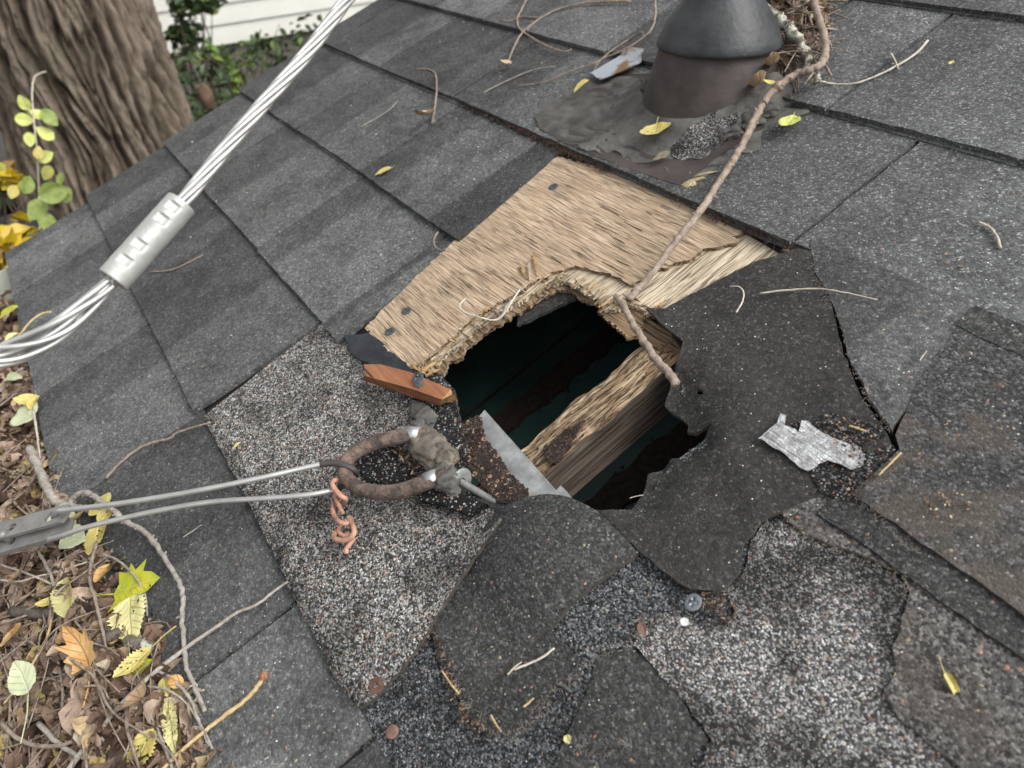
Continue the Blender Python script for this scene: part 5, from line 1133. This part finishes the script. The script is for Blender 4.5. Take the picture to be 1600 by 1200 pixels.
# ------------------------------------------------------------------ single leaves and bits
rleaf(612, 262, 586, 273, 13, LY, 'small yellow leaf on the shingles above the joint at left', stem=.005, fold=.35)
rleaf(1026, 193, 1024, 222, 28, LY, 'yellow leaf with brown spots on the tar below the vent flashing', w=.016, stem=.007, holes=3, curl=.5)
rleaf(1240, 180, 1226, 208, 22, LL, 'lime green leaf on the shingle right of the brown vine', stem=.002, curl=.5, ser=.08)
rleaf(920, 124, 896, 144, 12, LY, 'narrow yellow leaf at the left tip of the flashing strip', w=.013, fold=.5)
rleaf(800, 96, 778, 108, 18, LT, 'tiny tan leaf stuck on the twig end above the joint', w=.009, curl=1.4)
rleaf(677, 172, 655, 205, 17, LT, 'curled tan leaf hanging from the bent twig', w=.010, curl=1.2, roll=1.2, stem=.004)
rleaf(1212, 128, 1190, 134, 14, LY, 'yellow scrap of leaf tucked beside the brown vine', w=.026, curl=1)
rleaf(1203, 98, 1218, 128, 14, LT, 'brown curled leaf between boot and twig pile', w=.026, curl=1.6, roll=1)
rleaf(1178, 130, 1200, 160, 20, LT, 'crumpled brown leaf below the rubber boot', w=.022, curl=1.6, roll=1.4)
rleaf(1046, 236, 1020, 250, 17, simple('olive_sealant_scrap', (.2, .18, .12), .6), 'olive brown scrap on the tar patch', w=.0115, ser=.0, fold=.05)
rleaf(1476, 1050, 1508, 1096, 20, LY, 'curled yellow leaf lying alone at lower right', w=.006, curl=-1.2, roll=1.3, stem=.006, holes=2)
rleaf(376, 691, 364, 702, 8, LY, 'tiny golden leaf on the bright granules at left', w=.007, roll=1)
rleaf(884, 1148, 890, 1162, 8, LP, 'cream chip of leaf near the bottom centre', w=.004)
rleaf(1484, 100, 1490, 94, 5, LY, 'speck of yellow leaf on the shingle at upper right', w=.007)
o = rleaf(1063, 968, 1078, 975, 13, simple('white_flake', (.75, .75, .75), .5), 'white flake below the lone screw', w=.006, ser=.2, fold=0)
o.name = 'flake'; o['category'] = 'flake'
o = rleaf(1000, 972, 1008, 994, 14, simple('rusty_flake', (.2, .11, .08), .9), 'rust brown flake left of the white flake', w=.006, ser=.15, fold=.3)
o.name = 'flake'; o['category'] = 'flake'
# leaves resting on the litter
rleaf(165, 795, 150, 782, 24, LY, 'yellow leaf tip showing between the two bail wires', w=.012)
rleaf(172, 790, 158, 822, 30, LY, 'yellow leaf half hidden under the upper bail wire', w=.013, holes=1)
rleaf(156, 812, 148, 874, 30, LY, 'long yellow serrated leaf with many holes below the lower wire', w=.014, ser=.07, holes=8, curl=.3)
rleaf(172, 880, 156, 918, 26, LO, 'orange brown cupped leaf beside the green maple leaf', w=.022, roll=1.5, curl=.6)
rleaf(176, 928, 250, 902, 78, LG, 'yellow green maple leaf on the shingle at the litter edge', w=.016, kind='maple', fold=.1, holes=1, ser=0, stem=.012)
rleaf(203, 932, 199, 1008, 56, LP, 'pale yellow serrated leaf hanging below the maple leaf', w=.018, ser=.09, holes=5, curl=-.3, kind='ovate')
rleaf(236, 1012, 184, 1066, 40, LY, 'ragged yellow leaf full of holes above the pale twig', w=.02, ser=.1, holes=9, curl=.5, stem=.02)
rleaf(240, 1030, 150, 1096, 26, LG, 'long folded green and yellow leaf under the ragged one', w=.015, fold=.5, curl=-.4)
rleaf(141, 1048, 133, 980, 40, LO, 'orange veined leaf with pointed lobes in the middle of the litter', w=.026, kind='maple', ser=0, fold=.6, curl=1.3, stem=.025)
rleaf(44, 1082, 36, 1038, 34, LW, 'pale green leaf near the bottom left corner', w=.028, curl=.7, fold=.2, stem=.035)
rleaf(215, 1078, 258, 1122, 44, LT, 'large curled tan leaf at the lower litter edge', w=.018, curl=1.6, roll=1.3)
rleaf(262, 1092, 272, 1178, 24, LP, 'skeletonised yellow leaf lying on the shingle', w=.012, holes=14, ser=.05)
rleaf(240, 1138, 200, 1215, 60, LY, 'broad yellow leaf with holes at the bottom edge', w=.02, ser=.07, holes=7, fold=.15)
rleaf(70, 808, 120, 822, 30, LW, 'pale green leaf behind the clamp plates', w=.022, ser=0)
rleaf(98, 838, 133, 844, 28, LW, 'pale green leaf under the clamp plates', w=.024, ser=0, stem=.012)
rleaf(118, 806, 132, 826, 22, LT, 'small curled tan leaf at the end of the clamp', w=.02, curl=1.3)
rleaf(48, 640, 62, 618, 20, LY, 'bright yellow curled leaf at the eave edge', w=.012, roll=1.2)
rleaf(60, 622, 28, 632, 18, LY, 'yellow leaf beside the eave under the cable', w=.012, curl=.8)
rleaf(0, 495, 28, 478, 26, LG, 'green leaf at the left border above the cable end', w=.01, ser=0)
rleaf(30, 520, 4, 542, 20, LP, 'pale yellow pointed leaf at the left border', w=.012, ser=0, roll=1)
rleaf(8, 596, 34, 590, 18, LW, 'whitish rounded leaf under the cable at the left border', w=.012, ser=0, roll=1.2)
rleaf(50, 655, 30, 640, 22, LW, 'pale grey green leaf scrap by the eave', w=.01, ser=.1)
rleaf(100, 905, 130, 980, 30, LP, 'twisted cream leaf under the zigzag twig', w=.024, roll=1.4, curl=.5)
rleaf(88, 935, 60, 950, 16, LY, 'small yellow leaf on the dark stick', w=.024, curl=.7)
rleaf(20, 900, 40, 918, 22, LT, 'tan folded leaf below the clamp', w=.024, curl=1.2)
rleaf(15, 985, 32, 1008, 24, LO, 'orange tan spotted leaf at the left border', w=.022, curl=.8)
rleaf(105, 1010, 95, 985, 14, LO, 'small golden leaf beside the orange veined leaf', w=.026, roll=1)
rleaf(255, 1058, 262, 1088, 20, LY, 'small yellow leaf above the tan curled leaf', w=.012)
rleaf(286, 1070, 268, 1062, 14, LO, 'curled orange rim of a holed leaf', w=.01, curl=2)
# rusty nail head and rust ringed nail hole
V, Fs = lathe([(.0001, .0006), (.0030, .0007), (.0038, .0003), (.004, -.0008)], PX(612, 1143, .0035), (0, 0, 1), 24); V, Fs = V, Fs
tag(mesh('nail_head', V, Fs, simple('brown_rust', (.17, .1, .075), .85, var=.3, vs=300, bump=.0004)), 'round rusty nail head on the blue grey granules at the bottom', 'nail')
pn = PX(590, 1072, .0045)
ring = [(pn.x + .0048 * math.cos(a) * (1 + .2 * nz(a, 1)), pn.y + .0048 * math.sin(a) * (1 + .2 * nz(a, 4))) for a in [i * math.pi / 12 for i in range(24)]]
slab('rust_ring', ring, lambda u, v: ftop(u, v) + .0006 + .0003 * nz(u * 900, v * 900), .0012, simple('rust_stain', (.11, .06, .045), .95, var=.4, vs=400, bump=.0005), ROOF, res=.0015, holes=[[(pn.x + .0016 * math.cos(a), pn.y + .0016 * math.sin(a)) for a in [i * math.pi / 6 for i in range(12)]]])
